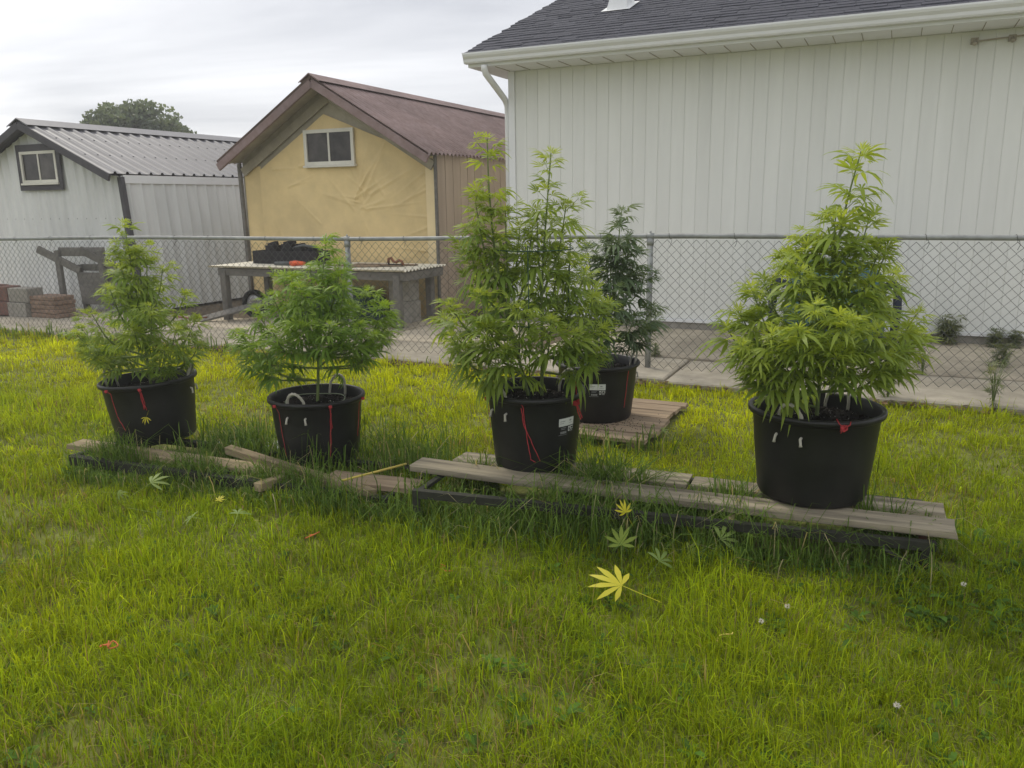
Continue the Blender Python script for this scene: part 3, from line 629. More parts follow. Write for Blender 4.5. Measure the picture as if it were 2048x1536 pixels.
# bricks and planters far left
cinder(G(-10.73, 7.32, .068), .37, .24, .19, 'concrete_block', 'lower pale concrete block in the pile beside the stacked pavers', 'block', 'pale blocks by the white shed')
cinder(G(-10.70, 7.34, .262), .38, .24, .19, 'concrete_block', 'upper pale concrete block in the pile beside the stacked pavers', 'block', 'pale blocks by the white shed')
for i in range(5):
    cinder(G(-10.26+random.uniform(-.015, .015), 7.40, .068+i*.058), .50+random.uniform(-.02, .02), .3, .055, 'brick', ('bottom', 'second lowest', 'middle', 'second highest', 'topmost')[i]+' flat brown paver of the stack beside the pale concrete blocks', 'paver', 'flat pavers stacked by the white shed', random.uniform(-.06, .06), 'paver')
for i, (t, q, z, sx, h) in enumerate(((-11.10, 7.34, .068, .32, .19), (-11.45, 7.40, .068, .32, .19), (-11.08, 7.36, .262, .22, .20), (-11.40, 7.40, .262, .30, .10), (-11.42, 7.40, .366, .28, .10))):
    cinder(G(t, q, z), sx, .22, h, 'brick_red', ('lower reddish block touching the lower pale concrete block', 'lowest reddish block of the pile, away from the pale blocks', 'upper reddish block touching the upper pale concrete block', 'flat reddish block in the middle of the outer pile', 'flat reddish block on top of the outer pile')[i], 'block', 'reddish blocks by the white shed', random.uniform(-.05, .05), 'brick_block')
# weathered wooden frame in front of the white shed
wf = empty('wooden_frame', G(-10.85, 7.75, .066), TH, 'weathered grey wooden frame standing against the white metal shed', 'frame')
for (a, b, p, q2) in (((.36, .0, 0), (.27, .05, .86), .085, .06), ((.60, .16, 0), (.53, .16, .66), .085, .06), ((1.22, .0, 0), (1.12, .05, .86), .085, .06), ((1.36, .16, 0), (1.28, .16, .66), .085, .06)):
    m = MB(); m.beam(a, b, p, q2, up=(0, 1, 0)); m.build('leg', MATS['old_wood_grey'], wf)
for a, b in (((.0, -.04, .88), (.60, .12, .58)), ((.86, -.04, .88), (1.42, .12, .60))):
    m = MB(); m.beam(a, b, .045, .10); m.build('arm', MATS['old_wood_grey'], wf)
m = MB(); m.beam((.27, .09, .84), (1.15, .09, .85), .04, .12); m.build('top_bar', MATS['old_wood_grey'], wf)
m = MB(); m.beam((.53, .205, .62), (1.3, .205, .63), .04, .09); m.build('cross_bar', MATS['old_wood_grey'], wf)
m = MB(); m.box(.58, 1.25, .10, .125, .12, .56); m.build('panel', MATS['old_wood_grey'], wf)

# covered thing by the garage wall
cb = empty('covered_cart', G(-.48, 8.45, .07), TH, 'rounded object under teal cover by the garage wall behind fence', 'covered cart')
m = MB(); vs = []; nu = 28; prof = [(1.0, 0.08), (1.0, .35), (.98, .56), (.90, .70), (.70, .80), (.42, .845), (.12, .855)]
for r, z in prof:
    for i in range(nu):
        a = 2*math.pi*i/nu; e = .6; cx = math.copysign(abs(math.cos(a))**e, math.cos(a)); cy = math.copysign(abs(math.sin(a))**e, math.sin(a))
        k = r*(1+.03*math.sin(a*7)*(1 if z < .6 else .3)); vs.append((.46*cx*k, .24*cy*k, z))
m.add(vs, [(j*nu+i, j*nu+(i+1) % nu, (j+1)*nu+(i+1) % nu, (j+1)*nu+i) for j in range(len(prof)-1) for i in range(nu)]+[tuple(range((len(prof)-1)*nu, len(prof)*nu))]); m.build('cover', MATS['teal_cover'], cb, True)
for s in (-1, 1):
    m = MB(); m.tube([(s*.54, -.1, .0), (s*.56, -.1, .4), (s*.55, -.1, .60), (s*.52, -.1, .64), (s*.44, -.1, .60)], .038, 8); m.build('handle', MATS['navy'], cb, True)
    ring([(.02, -.03), (.07, -.03), (.08, -.02), (.08, .02), (.07, .03), (.02, .03)], 18).build('wheel', MATS['rubber'], cb, True).location = (s*.40, -.2, .08)

# ------------------------------------------------------------------ bench frames and planks on the lawn
def angle_bar(mb, p0, p1, a=.036, t=.005, flip=1):
    p0, p1 = Vector(p0), Vector(p1); ax = (p1-p0).normalized(); sd = Vector((0, 0, 1)).cross(ax).normalized()*flip
    M = Matrix((ax, sd, Vector((0, 0, 1)))).transposed().to_4x4(); M = Matrix.Translation(p0) @ M; Lb = (p1-p0).length
    mb.box(0, Lb, 0, a, -t, 0, M); mb.box(0, Lb, 0, t, -a*1.0, -t-.0002, M)
rf = empty('bench_frame', (-.47, 3.62, 0), 0, 'long dark steel bench frame with rusty end, grass growing through it', 'bench frame')
A = Vector((-.47, 3.62, 0)); f = lambda x, y, z: Vector((x, y, z))-A
fr0, fr1 = f(-.47, 3.585, .200), f(1.665, 2.995, .160); bk0, bk1 = f(-.27, 4.24, .16), f(1.86, 3.50, .15)
m = MB(); angle_bar(m, fr0, fr1); m.build('rail', MATS['dark_steel'], rf)
m = MB(); angle_bar(m, bk0, bk1, flip=-1); m.build('rail', MATS['dark_steel'], rf)
for i, u in enumerate((0.008, .31, .645, .985)):
    for (a, b) in ((fr0, fr1), (bk0, bk1)):
        p = a.lerp(b, u); m = MB(); m.box(p.x-.018, p.x+.018, p.y+.006, p.y+.011, 0-.01, p.z-.006); m.box(p.x-.018, p.x-.013, p.y+.0112, p.y+.042, -.01, p.z-.006)
        m.build('leg', MATS['dark_steel'], rf)
    a, b = fr0.lerp(fr1, u), bk0.lerp(bk1, u)
    m = MB(); m.beam(a+Vector((0, .03, -.022)), b+Vector((0, -.03, -.008)), .03, .018); m.build('cross_bar', MATS['rust' if i == 3 else 'old_wood_tan' if i == 2 else 'dark_steel'], rf)
p = fr0.lerp(fr1, .985); m = MB(); m.tube([p+Vector((-.17, .02, -.03)), p+Vector((-.01, .02, -.13))], .011, 6); m.build('brace', MATS['dark_steel'], rf)


lf = empty('bench_frame', (-2.56, 4.50, 0), 0, 'low black steel frame sunk in long grass, with wooden stub', 'bench frame')
A2 = Vector((-2.56, 4.50, 0)); f2 = lambda x, y, z: Vector((x, y, z))-A2
m = MB(); angle_bar(m, f2(-2.56, 4.50, .105), f2(-.62, 3.78, .085), .05); m.build('rail', MATS['dark_steel'], lf)
m = MB(); angle_bar(m, f2(-2.33, 5.02, .085), f2(-.42, 4.26, .08), .05, flip=-1); m.build('rail', MATS['dark_steel'], lf)
for a, b in (((-2.555, 4.515, .098), (-2.34, 5.0, .08)), ((-1.6, 4.16, .088), (-1.4, 4.64, .075)), ((-.64, 3.80, .078), (-.44, 4.25, .07))):
    m = MB(); m.beam(f2(*a), f2(*b), .035, .02); m.build('cross_bar', MATS['dark_steel'], lf)
for a in ((-2.55, 4.505), (-1.55, 4.14), (-.64, 3.80), (-2.33, 5.0), (-.44, 4.24)):
    p = f2(a[0], a[1], .07); m = MB(); m.box(p.x-.018, p.x+.018, p.y+.006, p.y+.011, -.012, p.z); m.build('leg', MATS['dark_steel'], lf)

PLANKS = []
def lawn_plank(p0, p1, wdt, th, mt, label, roll=0, bend=0, excl=True, group='weathered planks laid over the bench frames'):
    o = board('plank', p0, p1, wdt, th, mt, roll=roll, bend=bend, end_jit=.008); tag(o, label, 'plank', group)
    if excl: PLANKS.append((p0, p1, wdt))
    return o
lawn_plank((-.49, 3.965, .220), (1.765, 3.062, .208), .145, .032, 'old_wood', 'long grey front plank under the labelled tub and the largest tub', bend=-.008)
lawn_plank((-.285, 4.15, .186), (.835, 3.70, .196), .165, .032, 'old_wood', 'short grey back plank behind the labelled tub')
lawn_plank((.86, 3.71, .185), (1.845, 3.29, .19), .14, .032, 'old_wood', 'grey back plank passing behind the largest tub, stained at its end')
lawn_plank((-2.64, 4.74, .125), (-1.05, 4.12, .105), .12, .03, 'old_wood_tan', 'tan plank in long grass in front of the leaning tub')
lawn_plank((-1.63, 4.50, .155), (-.70, 3.84, .115), .055, .045, 'old_wood_tan', 'narrow tan batten lying slantwise in front of the hooped tub')
lawn_plank((-.98, 4.13, .10), (-.47, 3.91, .115), .15, .03, 'pallet_wood', 'short brown plank end between the two bench frames')
lawn_plank((-1.305, 3.955, .118), (-1.16, 4.18, .11), .05, .045, 'old_wood_tan', 'square wooden stub poking out over the low black frame', excl=False)
m = MB(); m.tube([(-.86, 3.88, .15), (-.72, 3.985, .155), (-.56, 4.09, .165)], .006, 6); o = m.build('yellow_stick', MATS['yellow_stick'], None, True); tag(o, 'thin yellow stick resting on the short brown plank end', 'stick')
o = board('plastic_strip', (-1.86, 5.06, .03), (-1.30, 4.86, .035), .14, .012, 'plastic_pale'); tag(o, 'pale plastic strip half hidden in grass behind the two left tubs', 'plastic strip')
# pallet under the far tub
pal = empty('pallet', G(-2.28, 4.68, .0), TH, 'low pallet of brown boards on the lawn near fence', 'pallet')
y = 0; ws = [.16, .21, .20, .19, .18, .12]
for i, wv in enumerate(ws):
    board('board', (random.uniform(-.02, .01), y+wv/2, .058+random.uniform(-.003, .003)), (1.0+random.uniform(-.015, .02), y+wv/2, .058+random.uniform(-.003, .003)), wv-.012, .022, 'pallet_wood', parent=pal); y += wv+.002
for xx in (.08, .5, .92): board('bearer', (xx, .01, .034), (xx, 1.05, .034), .07, .036, 'pallet_wood', parent=pal)

# ------------------------------------------------------------------ tubs
POTS = []
def pot_profile(s, h):
    o = [(.220, 0), (.236, .004), (.244, .02), (.268, .22), (.280, .346), (.283, .351), (.296, .354), (.302, .360), (.303, .372), (.300, .379), (.294, .382), (.286, .381), (.280, .374), (.274, .345), (.266, .30), (.255, .25)]
    return [(r*s, z*h/.382) for r, z in o]
def wall_r(z, s, h):
    z = z*.382/h
    return (np.interp(z, [0, .02, .22, .346, .356, .372], [.236, .244, .268, .280, .30, .303]))*s
def make_pot(loc, dia, h, label, tilt=(0, 0), handles=(0, 180), rope_up=True, lab=None, seed=1):
    s = dia/.606; root = empty('tub', loc, 0, label, 'tub', 'black tubs with rope handles'); root.rotation_euler = (tilt[0], tilt[1], 0)
    MB().lathe(pot_profile(s, h), 64).build('body', MATS['black_plastic'], root, True)
    # soil, lumpy
    g = np.random.default_rng(seed); m = MB(); zs = .318*h/.382; nr, na = 12, 48; vs = [(0, 0, zs+.02)]
    for j in range(1, nr+1):
        for i in range(na):
            a = 2*math.pi*i/na; r = .262*s*j/nr; vs.append((r*math.cos(a), r*math.sin(a), zs+.018*(1-j/nr)+g.uniform(-.008, .008)))
    fs = [(0, 1+i, 1+(i+1) % na) for i in range(na)]+[(1+(j-1)*na+i, 1+j*na+i, 1+j*na+(i+1) % na, 1+(j-1)*na+(i+1) % na) for j in range(1, nr) for i in range(na)]
    m.add(vs, fs); so_ = m.build('soil', MATS['potting_soil'], root)
    m = MB(); m2 = MB()
    for k in range(420):
        a = g.uniform(0, 6.283); r = .25*s*math.sqrt(g.random()); c = Vector((r*math.cos(a), r*math.sin(a), zs+.018*(1-r/.262/s)+.004)); sz = g.uniform(.003, .009)
        tgt = m2 if k % 9 == 0 else m
        M = Matrix.Translation(c) @ Matrix.Rotation(g.uniform(0, 6), 4, Vector(g.normal(size=3)).normalized()); q = sz*(.5 if k % 9 == 0 else 1)
        tgt.add([M @ Vector(v) for v in ((q*1.6, 0, 0), (-q, q, 0), (-q, -q, 0), (0, 0, q))], [(0, 1, 3), (1, 2, 3), (2, 0, 3), (0, 2, 1)])
    m.build('soil_crumbs', MATS['potting_soil'], so_)['kind'] = 'stuff'; m2.build('perlite_bits', MATS['perlite'], so_)['kind'] = 'stuff'
    for az in handles:
        a0 = R(az); hr = root; m = MB(); pts = []; z0 = .31*h/.382; wd = .050
        er = Vector((math.cos(a0), math.sin(a0), 0)); et = Vector((-math.sin(a0), math.cos(a0), 0)); ri = .262*s
        for k in range(25):
            u = k/24; ang = math.pi*u; pts.append(er*(ri-.006+.03*math.sin(ang))+et*(-wd*math.cos(ang)*1.05)+Vector((0, 0, z0+.045*min(1, u*8, (1-u)*8)+.085*math.sin(ang))))
        for st in range(3):
            hp = []
            for k, p in enumerate(pts):
                tn = (pts[min(k+1, 24)]-pts[max(k-1, 0)]).normalized(); b = tn.cross(er).normalized(); c = tn.cross(b); an = k*.85+st*2.094
                hp.append(p+(b*math.cos(an)+c*math.sin(an))*.0040)
            m.tube(hp, .0046, 6)
        for sg in (-1, 1):
            ro = float(wall_r(.29*h/.382, s, h)); p = er*(ro-.01)+et*(sg*wd*1.08)+Vector((0, 0, .302*h/.382))
            m.tube([p, p+er*.014+Vector((0, 0, -.006)), p+er*.016+et*sg*.004+Vector((0, 0, -.026)), p+er*.016+et*sg*.005+Vector((0, 0, -.036))], [.0060, .0062, .0056, .0080], 8)
        m.build('rope_handle', MATS['rope'], root, True)
    if lab:
        a0, z0, z1 = lab
        def patch(nm, mt, da0, da1, zz0, zz1, off=.0015):
            m = MB(); n = 8; vs = []
            for k in range(n+1):
                a = R(a0)+da0+(da1-da0)*k/n
                for z in (zz0, zz1): r = float(wall_r(z, s, h))+off; vs.append((r*math.cos(a), r*math.sin(a), z))
            m.add(vs, [(2*k, 2*k+2, 2*k+3, 2*k+1) for k in range(n)]); return m.build(nm, MATS[mt], root)
        pl_ = patch('label', 'paper', 0, .42, z0, z1)
        for (b0, b1, c0, c1) in ((.03, .16, .6, .68), (.03, .13, .35, .42), (.28, .34, .55, .75), (.27, .37, .3, .36)): patch('print', 'print_grey', b0, b1, z0+(z1-z0)*c0, z0+(z1-z0)*c1, .0024)
        hh = z1-z0
        for (b0, b1, c0, c1, mt_) in ((.26, .31, -.75, -.12, 'paper'), (.325, .41, -.55, -.1, 'paper'), (.06, .20, -.22, -.16, 'print_grey'), (.06, .18, -.40, -.34, 'print_grey'), (.05, .21, -.95, -.65, 'print_grey'), (.33, .40, -.8, -.66, 'print_grey'), (0, .24, -1.12, -1.08, 'print_grey')):
            patch('print', mt_, b0, b1, z0+hh*c0, z0+hh*c1)
        for (b0, b1, c0, c1) in ((.27, .285, -.6, -.3), (.292, .302, -.6, -.3), (.34, .395, -.45, -.2), (.075, .085, -.98, -.63), (.105, .112, -.98, -.63), (.14, .147, -.98, -.63), (.17, .177, -.98, -.63)): patch('print', 'box_black', b0, b1, z0+hh*c0, z0+hh*c1, .0026)
    POTS.append((loc, .3*s)); return root, s, h
P1 = make_pot((-2.21, 4.90, .10), .568, .385, 'black tub leaning slightly, yellow leaf caught on its red twine', (0, -R(3.2)), (172, 8), seed=1)
P2 = make_pot((-1.12, 4.55, .055), .548, .39, 'black tub with wire hoop on its soil and rope handle towards the lawn', (0, 0), (-104, 72), seed=2)
P3 = make_pot((.115, 3.985, .197), .508, .395, 'black tub with white paper label above its printed squares', (R(1), 0), (-142, 40), lab=(-62, .245, .285), seed=3)
P4 = make_pot((.58, 5.42, .060), .572, .385, 'black tub standing on the low pallet by the fence', (0, 0), (8, 188), lab=(-108, .235, .275), seed=4)
P5 = make_pot((1.335, 3.475, .209), .575, .40, 'largest black tub, at the far right end of the plank bench', (0, 0), (-134, 48), seed=5)
P5[0]['label'] = 'largest black tub, on bench planks, red bow knot on its rim'

def pot_pt(P, az, z, off=.004):
    root, s, h = P; r = float(wall_r(z, s, h))+off; a = R(az); return Vector((r*math.cos(a), r*math.sin(a), z))
def twine(P, paths, label, r=.0022, mt='red_twine'):
    root = P[0]; mw = root.matrix_basis.copy(); m = MB()
    Mr = Matrix.Translation(root.location) @ root.rotation_euler.to_matrix().to_4x4()
    for path in paths: m.tube([Mr @ p for p in path], r, 5)
    o = m.build('twine', MATS[mt], None, True); tag(o, label, 'twine', 'red twine tied to the tubs'); return o
def knot(P, az, z, r=.008, n=26, sd=1):
    c = pot_pt(P, az, z, .010); g = random.Random(sd); return [c+Vector((r*math.sin(k*1.3+g.random()*.3)*1.1, r*.5*math.cos(k*.9), r*math.cos(k*1.7))) for k in range(n)]
H = .35
def hang(P, az0, z0, az1, z1, n=9, wob=.5, off=.006, sd=0):
    g = random.Random(sd); return [pot_pt(P, az0+(az1-az0)*k/(n-1)+g.uniform(-wob, wob)*(0 < k < n-1), z0+(z1-z0)*k/(n-1), off) for k in range(n)]
twine(P1, [knot(P1, -118, .36), hang(P1, -118, .36, -116, .20, sd=1), hang(P1, -116, .20, -108, .11, sd=2)], 'red twine trailing down beside the left handle of the leaning tub')
twine(P1, [knot(P1, -76, .36), hang(P1, -76, .36, -75, .24, sd=3), hang(P1, -77, .36, -76, .235, sd=4), hang(P1, -76, .35, -73, .23, sd=5)], 'red twine bunch holding the yellow leaf on the leaning tub')
twine(P2, [knot(P2, -130, .37), hang(P2, -130, .37, -129, .03, sd=6)], 'thin red twine left of the front rope handle on the hooped tub', .0016)
twine(P2, [knot(P2, -62, .37), hang(P2, -62, .37, -59, .24, sd=7), hang(P2, -61, .36, -63, .05, sd=8), hang(P2, -60, .33, -62, .1, sd=9)], 'looped red twine right of the front rope handle on the hooped tub', .0019)
twine(P2, [knot(P2, -12, .37), hang(P2, -12, .37, -14, .15, sd=10)], 'red twine at the edge of the hooped tub, away from its front handle', .0017)
twine(P3, [hang(P3, -106, .37, -104, .27, sd=11), hang(P3, -104, .27, -98, .09, sd=12), hang(P3, -108, .35, -105, .26, sd=13), hang(P3, -105, .26, -86, .08, sd=14), hang(P3, -98, .09, -92, .075, sd=15)], 'long loop of red twine hanging down the labelled tub', .0021)
kp = pot_pt(P3, -38, .355, .012)
twine(P3, [knot(P3, -38, .355, .016), [kp, kp+Vector((0, 0, .05)), kp+Vector((-.005, 0, .11))], [kp, kp+Vector((.012, -.004, -.03)), kp+Vector((.028, -.006, -.075)), kp+Vector((.022, -.005, -.085)), kp+Vector((.008, 0, -.05)), kp]], 'knotted red twine on the right rim of the labelled tub', .0026)
twine(P4, [hang(P4, -48, .35, -50, .10, sd=16)], 'single red twine down the tub on the pallet', .0022)
twine(P5, [knot(P5, -89, .375, .013), [pot_pt(P5, -89, .375, .01), pot_pt(P5, -93, .395, .012), pot_pt(P5, -94, .41, -.01)], [pot_pt(P5, -89, .375, .01), pot_pt(P5, -85, .39, .014), pot_pt(P5, -83, .40, .0)], [pot_pt(P5, -89, .375, .01), pot_pt(P5, -90, .35, .014)]], 'red twine bow on the rim of the largest tub', .0026)
twine(P3, [knot(P3, -172, .35, .01), hang(P3, -172, .35, -170, .20, sd=18)], 'brownish red twine at the left edge of the labelled tub', .0014)

# wire hoop in pot 2, cage in pot 3
m = MB(); zc = .055+.39*.90+.01; m.tube([(-1.12+.165*math.cos(a), 4.52+.165*math.sin(a), zc+.004*math.sin(3*a)) for a in np.linspace(0, 2*math.pi, 40)], .003, 5, False); o = m.build('wire_hoop', MATS['hoop'], None, True); tag(o, 'pale wire hoop lying on the soil of the tub', 'hoop')
cage = empty('plant_cage', (.115, 3.99, .50), 0, 'green wire cage holding up the tall two stemmed plant', 'cage')
for z, r in ((.775, .19), (.42, .17)):
    m = MB(); m.tube([(r*math.cos(a), r*math.sin(a), z) for a in np.linspace(0, 2*math.pi, 36)], .0026, 5, False); m.build('ring', MATS['cage_green'], cage, True)
for a in (20, 140, 260):
    m = MB(); m.tube([(.16*math.cos(R(a)), .16*math.sin(R(a)), -.1), (.193*math.cos(R(a)), .193*math.sin(R(a)), .80)], .0026, 5); m.build('upright', MATS['cage_green'], cage, True)

# ------------------------------------------------------------------ palmate-leaved plants
def leaf_variant(nl, droop, narrow, seed, curl=.0, pet=.38):
    g = random.Random(seed); V = []; F = []
    ang = {3: [0, 32, -32], 5: [0, 30, -30, 66, -66], 7: [0, 24, -24, 52, -52, 92, -92], 9: [0, 22, -22, 46, -46, 78, -78, 122, -122]}[nl]
    ln = [1, .92, .92, .76, .76, .5, .5, .3, .3]
    V += [(0, .008, 0), (0, -.008, 0), (pet, .008, .06*pet), (pet, -.008, .06*pet)]; F.append((0, 1, 3, 2))
    o = Vector((pet, 0, .06*pet))
    for i, a in enumerate(ang):
        L_ = ln[i]*g.uniform(.93, 1.06); a2 = R(a+g.uniform(-4, 4)); dd = Vector((math.cos(a2), math.sin(a2), 0)); sdv = Vector((-math.sin(a2), math.cos(a2), 0)); wd = narrow*(.8+.2*L_)*g.uniform(.9, 1.1); dr = droop*g.uniform(.75, 1.25)
        def P_(u, sgn, wf): 
            r = L_*u; z = -dr*u*u*L_*.75+.04*u; hr = r*(1-.28*dr*u*u*.75); return o+dd*hr+sdv*(sgn*wd*wf)+Vector((0, 0, z+(curl*abs(sgn)*wf*wd*1.2)))
        b = len(V)
        V += [tuple(P_(0, 0, 0)), tuple(P_(.28, 1, .72)), tuple(P_(.28, -1, .72)), tuple(P_(.58, 1, 1)), tuple(P_(.58, -1, 1)), tuple(P_(.82, 1, .5)), tuple(P_(.82, -1, .5)), tuple(P_(1, 0, 0))]
        F += [(b, b+2, b+1), (b+1, b+2, b+4, b+3), (b+3, b+4, b+6, b+5), (b+5, b+6, b+7)]
    return V, F
LV = [leaf_variant(7, .45, .066, 1), leaf_variant(7, .95, .070, 2), leaf_variant(7, 1.4, .072, 3), leaf_variant(5, .35, .062, 4), leaf_variant(5, .9, .066, 5), leaf_variant(7, .12, .055, 6), leaf_variant(9, 1.15, .068, 7), leaf_variant(3, .15, .07, 8)]
LVn = []
for V, F in LV:
    V = np.array(V, float); tri = [f for f in F if len(f) == 3]; qd = [f for f in F if len(f) == 4]; LVn.append((V, np.array(tri), np.array(qd)))
LEAFME = {}
def leaf_mesh(v, mname):
    k = (v, mname)
    if k not in LEAFME:
        V, T3, Q4 = LVn[v]; me = fast_mesh('leaf', V, T3, Q4); me.polygons.foreach_set('use_smooth', [True]*len(me.polygons)); me.materials.append(MATS[mname]); LEAFME[k] = me
    return LEAFME[k]
def bez(pts, n):
    # Catmull-Rom through points
    P = [Vector(p) for p in pts]; P = [P[0]*2-P[1]]+P+[P[-1]*2-P[-2]]; out_ = []
    for i in range(1, len(P)-2):
        for k in range(n):
            u = k/n; a, b, c, d_ = P[i-1], P[i], P[i+1], P[i+2]
            out_.append(.5*((2*b)+(c-a)*u+(2*a-5*b+4*c-d_)*u*u+(3*b-a-3*c+d_)*u**3))
    out_.append(P[-2]); return out_

def make_plant(base, mains, tips, label, lm, seed, size=.105, node=.055, dens=1.0, split=.25, tintb=0., low=.10, group='leafy plants growing in black tubs', bare=.3, side=1.0, topleaf=1.0):
    """mains: list of point lists (world); tips: branch ends (world)"""
    g = random.Random(seed); root = empty('potted_plant', base, 0, label, 'plant', group); B = Vector(base); stem = MB(); leaves = []
    ztop = max(p[-1][2] for p in mains)-B.z
    def add_leaf(p, o, el, s, v, tint, roll=0):
        o = Vector((o[0], o[1], 0)); o = o.normalized() if o.length > 1e-5 else Vector((1, 0, 0))
        x = o*math.cos(el)+Vector((0, 0, math.sin(el))); y = Vector((0, 0, 1)).cross(o).normalized(); z = x.cross(y)
        if roll: 
            Rm = Matrix.Rotation(roll, 3, x); y = Rm @ y; z = Rm @ z
        leaves.append((p, x, y, z, s, v, tint))
    def shoot_tip(p, dirv, s, tint, k=8):
        for i in range(k):
            a = i*2.4+g.uniform(-.3, .3); f_ = i/k; el = R(70-55*f_+g.uniform(-10, 10))
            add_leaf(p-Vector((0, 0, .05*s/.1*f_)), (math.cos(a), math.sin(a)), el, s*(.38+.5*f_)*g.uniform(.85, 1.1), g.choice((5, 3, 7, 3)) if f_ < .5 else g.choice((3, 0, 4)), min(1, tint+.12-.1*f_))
    def run(axis, r0, start, leafs, main=False):
        Ls = [0]
        for a, b in zip(axis, axis[1:]): Ls.append(Ls[-1]+(b-a).length)
        T = Ls[-1]; n = len(axis); rad = [r0*(1-.8*l/T)+.0012 for l in Ls]; stem.tube(axis, rad, 5, False)
        s = start*T; az = g.uniform(0, 6.28); i = 0
        while s < T-.03:
            j = next(k for k in range(n) if Ls[k] >= s); p = axis[j]; u = s/T; zz = p.z
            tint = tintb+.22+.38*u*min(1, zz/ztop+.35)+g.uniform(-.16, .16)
            horiz = Vector((p.x, p.y, 0)); 
            for sg in (0, math.pi):
                a = az+sg+g.uniform(-.3, .3); o = Vector((math.cos(a), math.sin(a), 0))
                if not main and horiz.length > .05: o += horiz.normalized()*.45
                sz = leafs*(.70+.75*math.sin(math.pi*min(1, .3+.62*u)))*g.uniform(.75, 1.2)
                if main: sz *= 1.05
                if u < .45: v = g.choice((1, 2, 6, 1)); el = R(g.uniform(-5, 30))
                elif u < .8: v = g.choice((0, 1, 1, 4, 2)); el = R(g.uniform(10, 45))
                else: v = g.choice((0, 1, 4, 4)); el = R(g.uniform(15, 55))
                if g.random() < dens: add_leaf(p, o, el, sz, v, max(0, min(1, tint)), g.uniform(-.35, .35))
                if g.random() < (.50 if main else .55)*side:   # side shoot from the axil
                    ln = (.035+.10*g.random())*(1.1-u*.5); q = p+o.normalized()*ln*.75+Vector((0, 0, ln*.75)); stem.tube([p, q], [.0018, .001], 4, False)
                    for e in range(3 if ln < .07 else 5):
                        a3 = g.uniform(0, 6.28); add_leaf(q-Vector((0, 0, .012*e)), (math.cos(a3)+o.x*.5, math.sin(a3)+o.y*.5), R(g.uniform(0, 65)), leafs*g.uniform(.45, .85), g.choice((3, 0, 4, 1)), max(0, min(1, tint+.06)), g.uniform(-.4, .4))
            az += math.pi/2+g.uniform(-.3, .3); s += node*g.uniform(.75, 1.2)*(.80 if main else 1); i += 1
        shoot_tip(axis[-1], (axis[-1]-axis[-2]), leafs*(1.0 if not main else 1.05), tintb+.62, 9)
    maxes = []
    for mpth in mains:
        ax = bez([Vector(p)-B for p in mpth], 8); maxes.append(ax); run(ax, .0085, bare, size*topleaf, True)
    for t in tips:
        t = Vector(t)-B; ax = min(maxes, key=lambda a: min((Vector((q.x, q.y))-Vector((t.x, t.y))).length for q in a))
        zs = max(low, min(t.z*.55, t.z-.16))*g.uniform(.75, 1.05)-.03*0; zs = max(.03, min(zs, t.z-.08))
        st = min(ax, key=lambda q: abs(q.z-zs)); mid = st.lerp(t, .5); hv = Vector((t.x-st.x, t.y-st.y, 0))
        mid += hv*.16-Vector((0, 0, .05*hv.length/.3)); run(bez([st, mid, t], 7), .0055, .40, size*.95)
    # low drooping fan leaves
    for i in range(7):
        ax = g.choice(maxes); q = ax[min(len(ax)-1, g.randint(1, max(2, len(ax)//3)))]; a = g.uniform(0, 6.28); ln = g.uniform(.05, .16); p = q+Vector((math.cos(a)*ln, math.sin(a)*ln, .02)); stem.tube([q, p], [.0018, .0013], 4, False)
        add_leaf(p, (math.cos(a), math.sin(a)), R(g.uniform(-35, 5)), size*g.uniform(.8, 1.2), g.choice((1, 2, 6)), max(0, tintb+.12+g.uniform(-.1, .15)), g.uniform(-.3, .3))
    stem.build('stems', MATS['stem'], root, True)
    # largest, camera-side leaves are single parts; the rest one joined part
    order = sorted(range(len(leaves)), key=lambda i: -(leaves[i][4]*(1-.35*(leaves[i][0].y/.4))))
    single = set(order[:290])
    for i in order[:290]:
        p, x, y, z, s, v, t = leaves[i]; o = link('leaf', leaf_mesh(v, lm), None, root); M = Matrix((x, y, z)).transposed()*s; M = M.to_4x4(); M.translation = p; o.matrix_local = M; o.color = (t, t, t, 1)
    VV, T3, Q4, TT = [], [], [], []; b = 0
    for i, (p, x, y, z, s, v, t) in enumerate(leaves):
        if i in single: continue
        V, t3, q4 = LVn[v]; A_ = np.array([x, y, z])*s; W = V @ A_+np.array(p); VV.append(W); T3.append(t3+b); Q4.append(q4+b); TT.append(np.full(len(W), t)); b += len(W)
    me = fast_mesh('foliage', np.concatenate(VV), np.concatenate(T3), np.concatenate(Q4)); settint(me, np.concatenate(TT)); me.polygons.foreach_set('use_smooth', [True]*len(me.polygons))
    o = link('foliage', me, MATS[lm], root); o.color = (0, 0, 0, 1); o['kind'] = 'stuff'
    print('plant', label, len(leaves)); return root

make_plant((-2.215, 4.90, .42), [[(-2.215, 4.9, .40), (-2.24, 4.9, .95), (-2.267, 4.9, 1.40)]],
    [(-2.48, 4.8, .90), (-2.28, 4.65, 1.06), (-2.64, 4.9, .76), (-2.54, 4.8, .66), (-2.11, 5., 1.13), (-2.01, 5.05, .97), (-1.94, 5., .82), (-1.89, 4.9, .68), (-2.41, 5.1, 1.14), (-2.03, 4.6, .95), (-2.18, 4.95, 1.2), (-1.92, 4.65, .82), (-2.42, 4.75, .62), (-2.02, 5., .58), (-2.12, 4.55, .84), (-1.98, 4.6, .7), (-2.71, 5.1, .77), (-2.55, 5.2, .76), (-2.27, 5.25, 1.0), (-2.31, 4.87, 1.22), (-2.21, 4.93, 1.26), (-2.33, 4.95, 1.1)],
    'bushy cone shaped plant in the leaning tub, before the white shed', 'leaf_bright', 21, size=.092, node=.055, tintb=-.02)
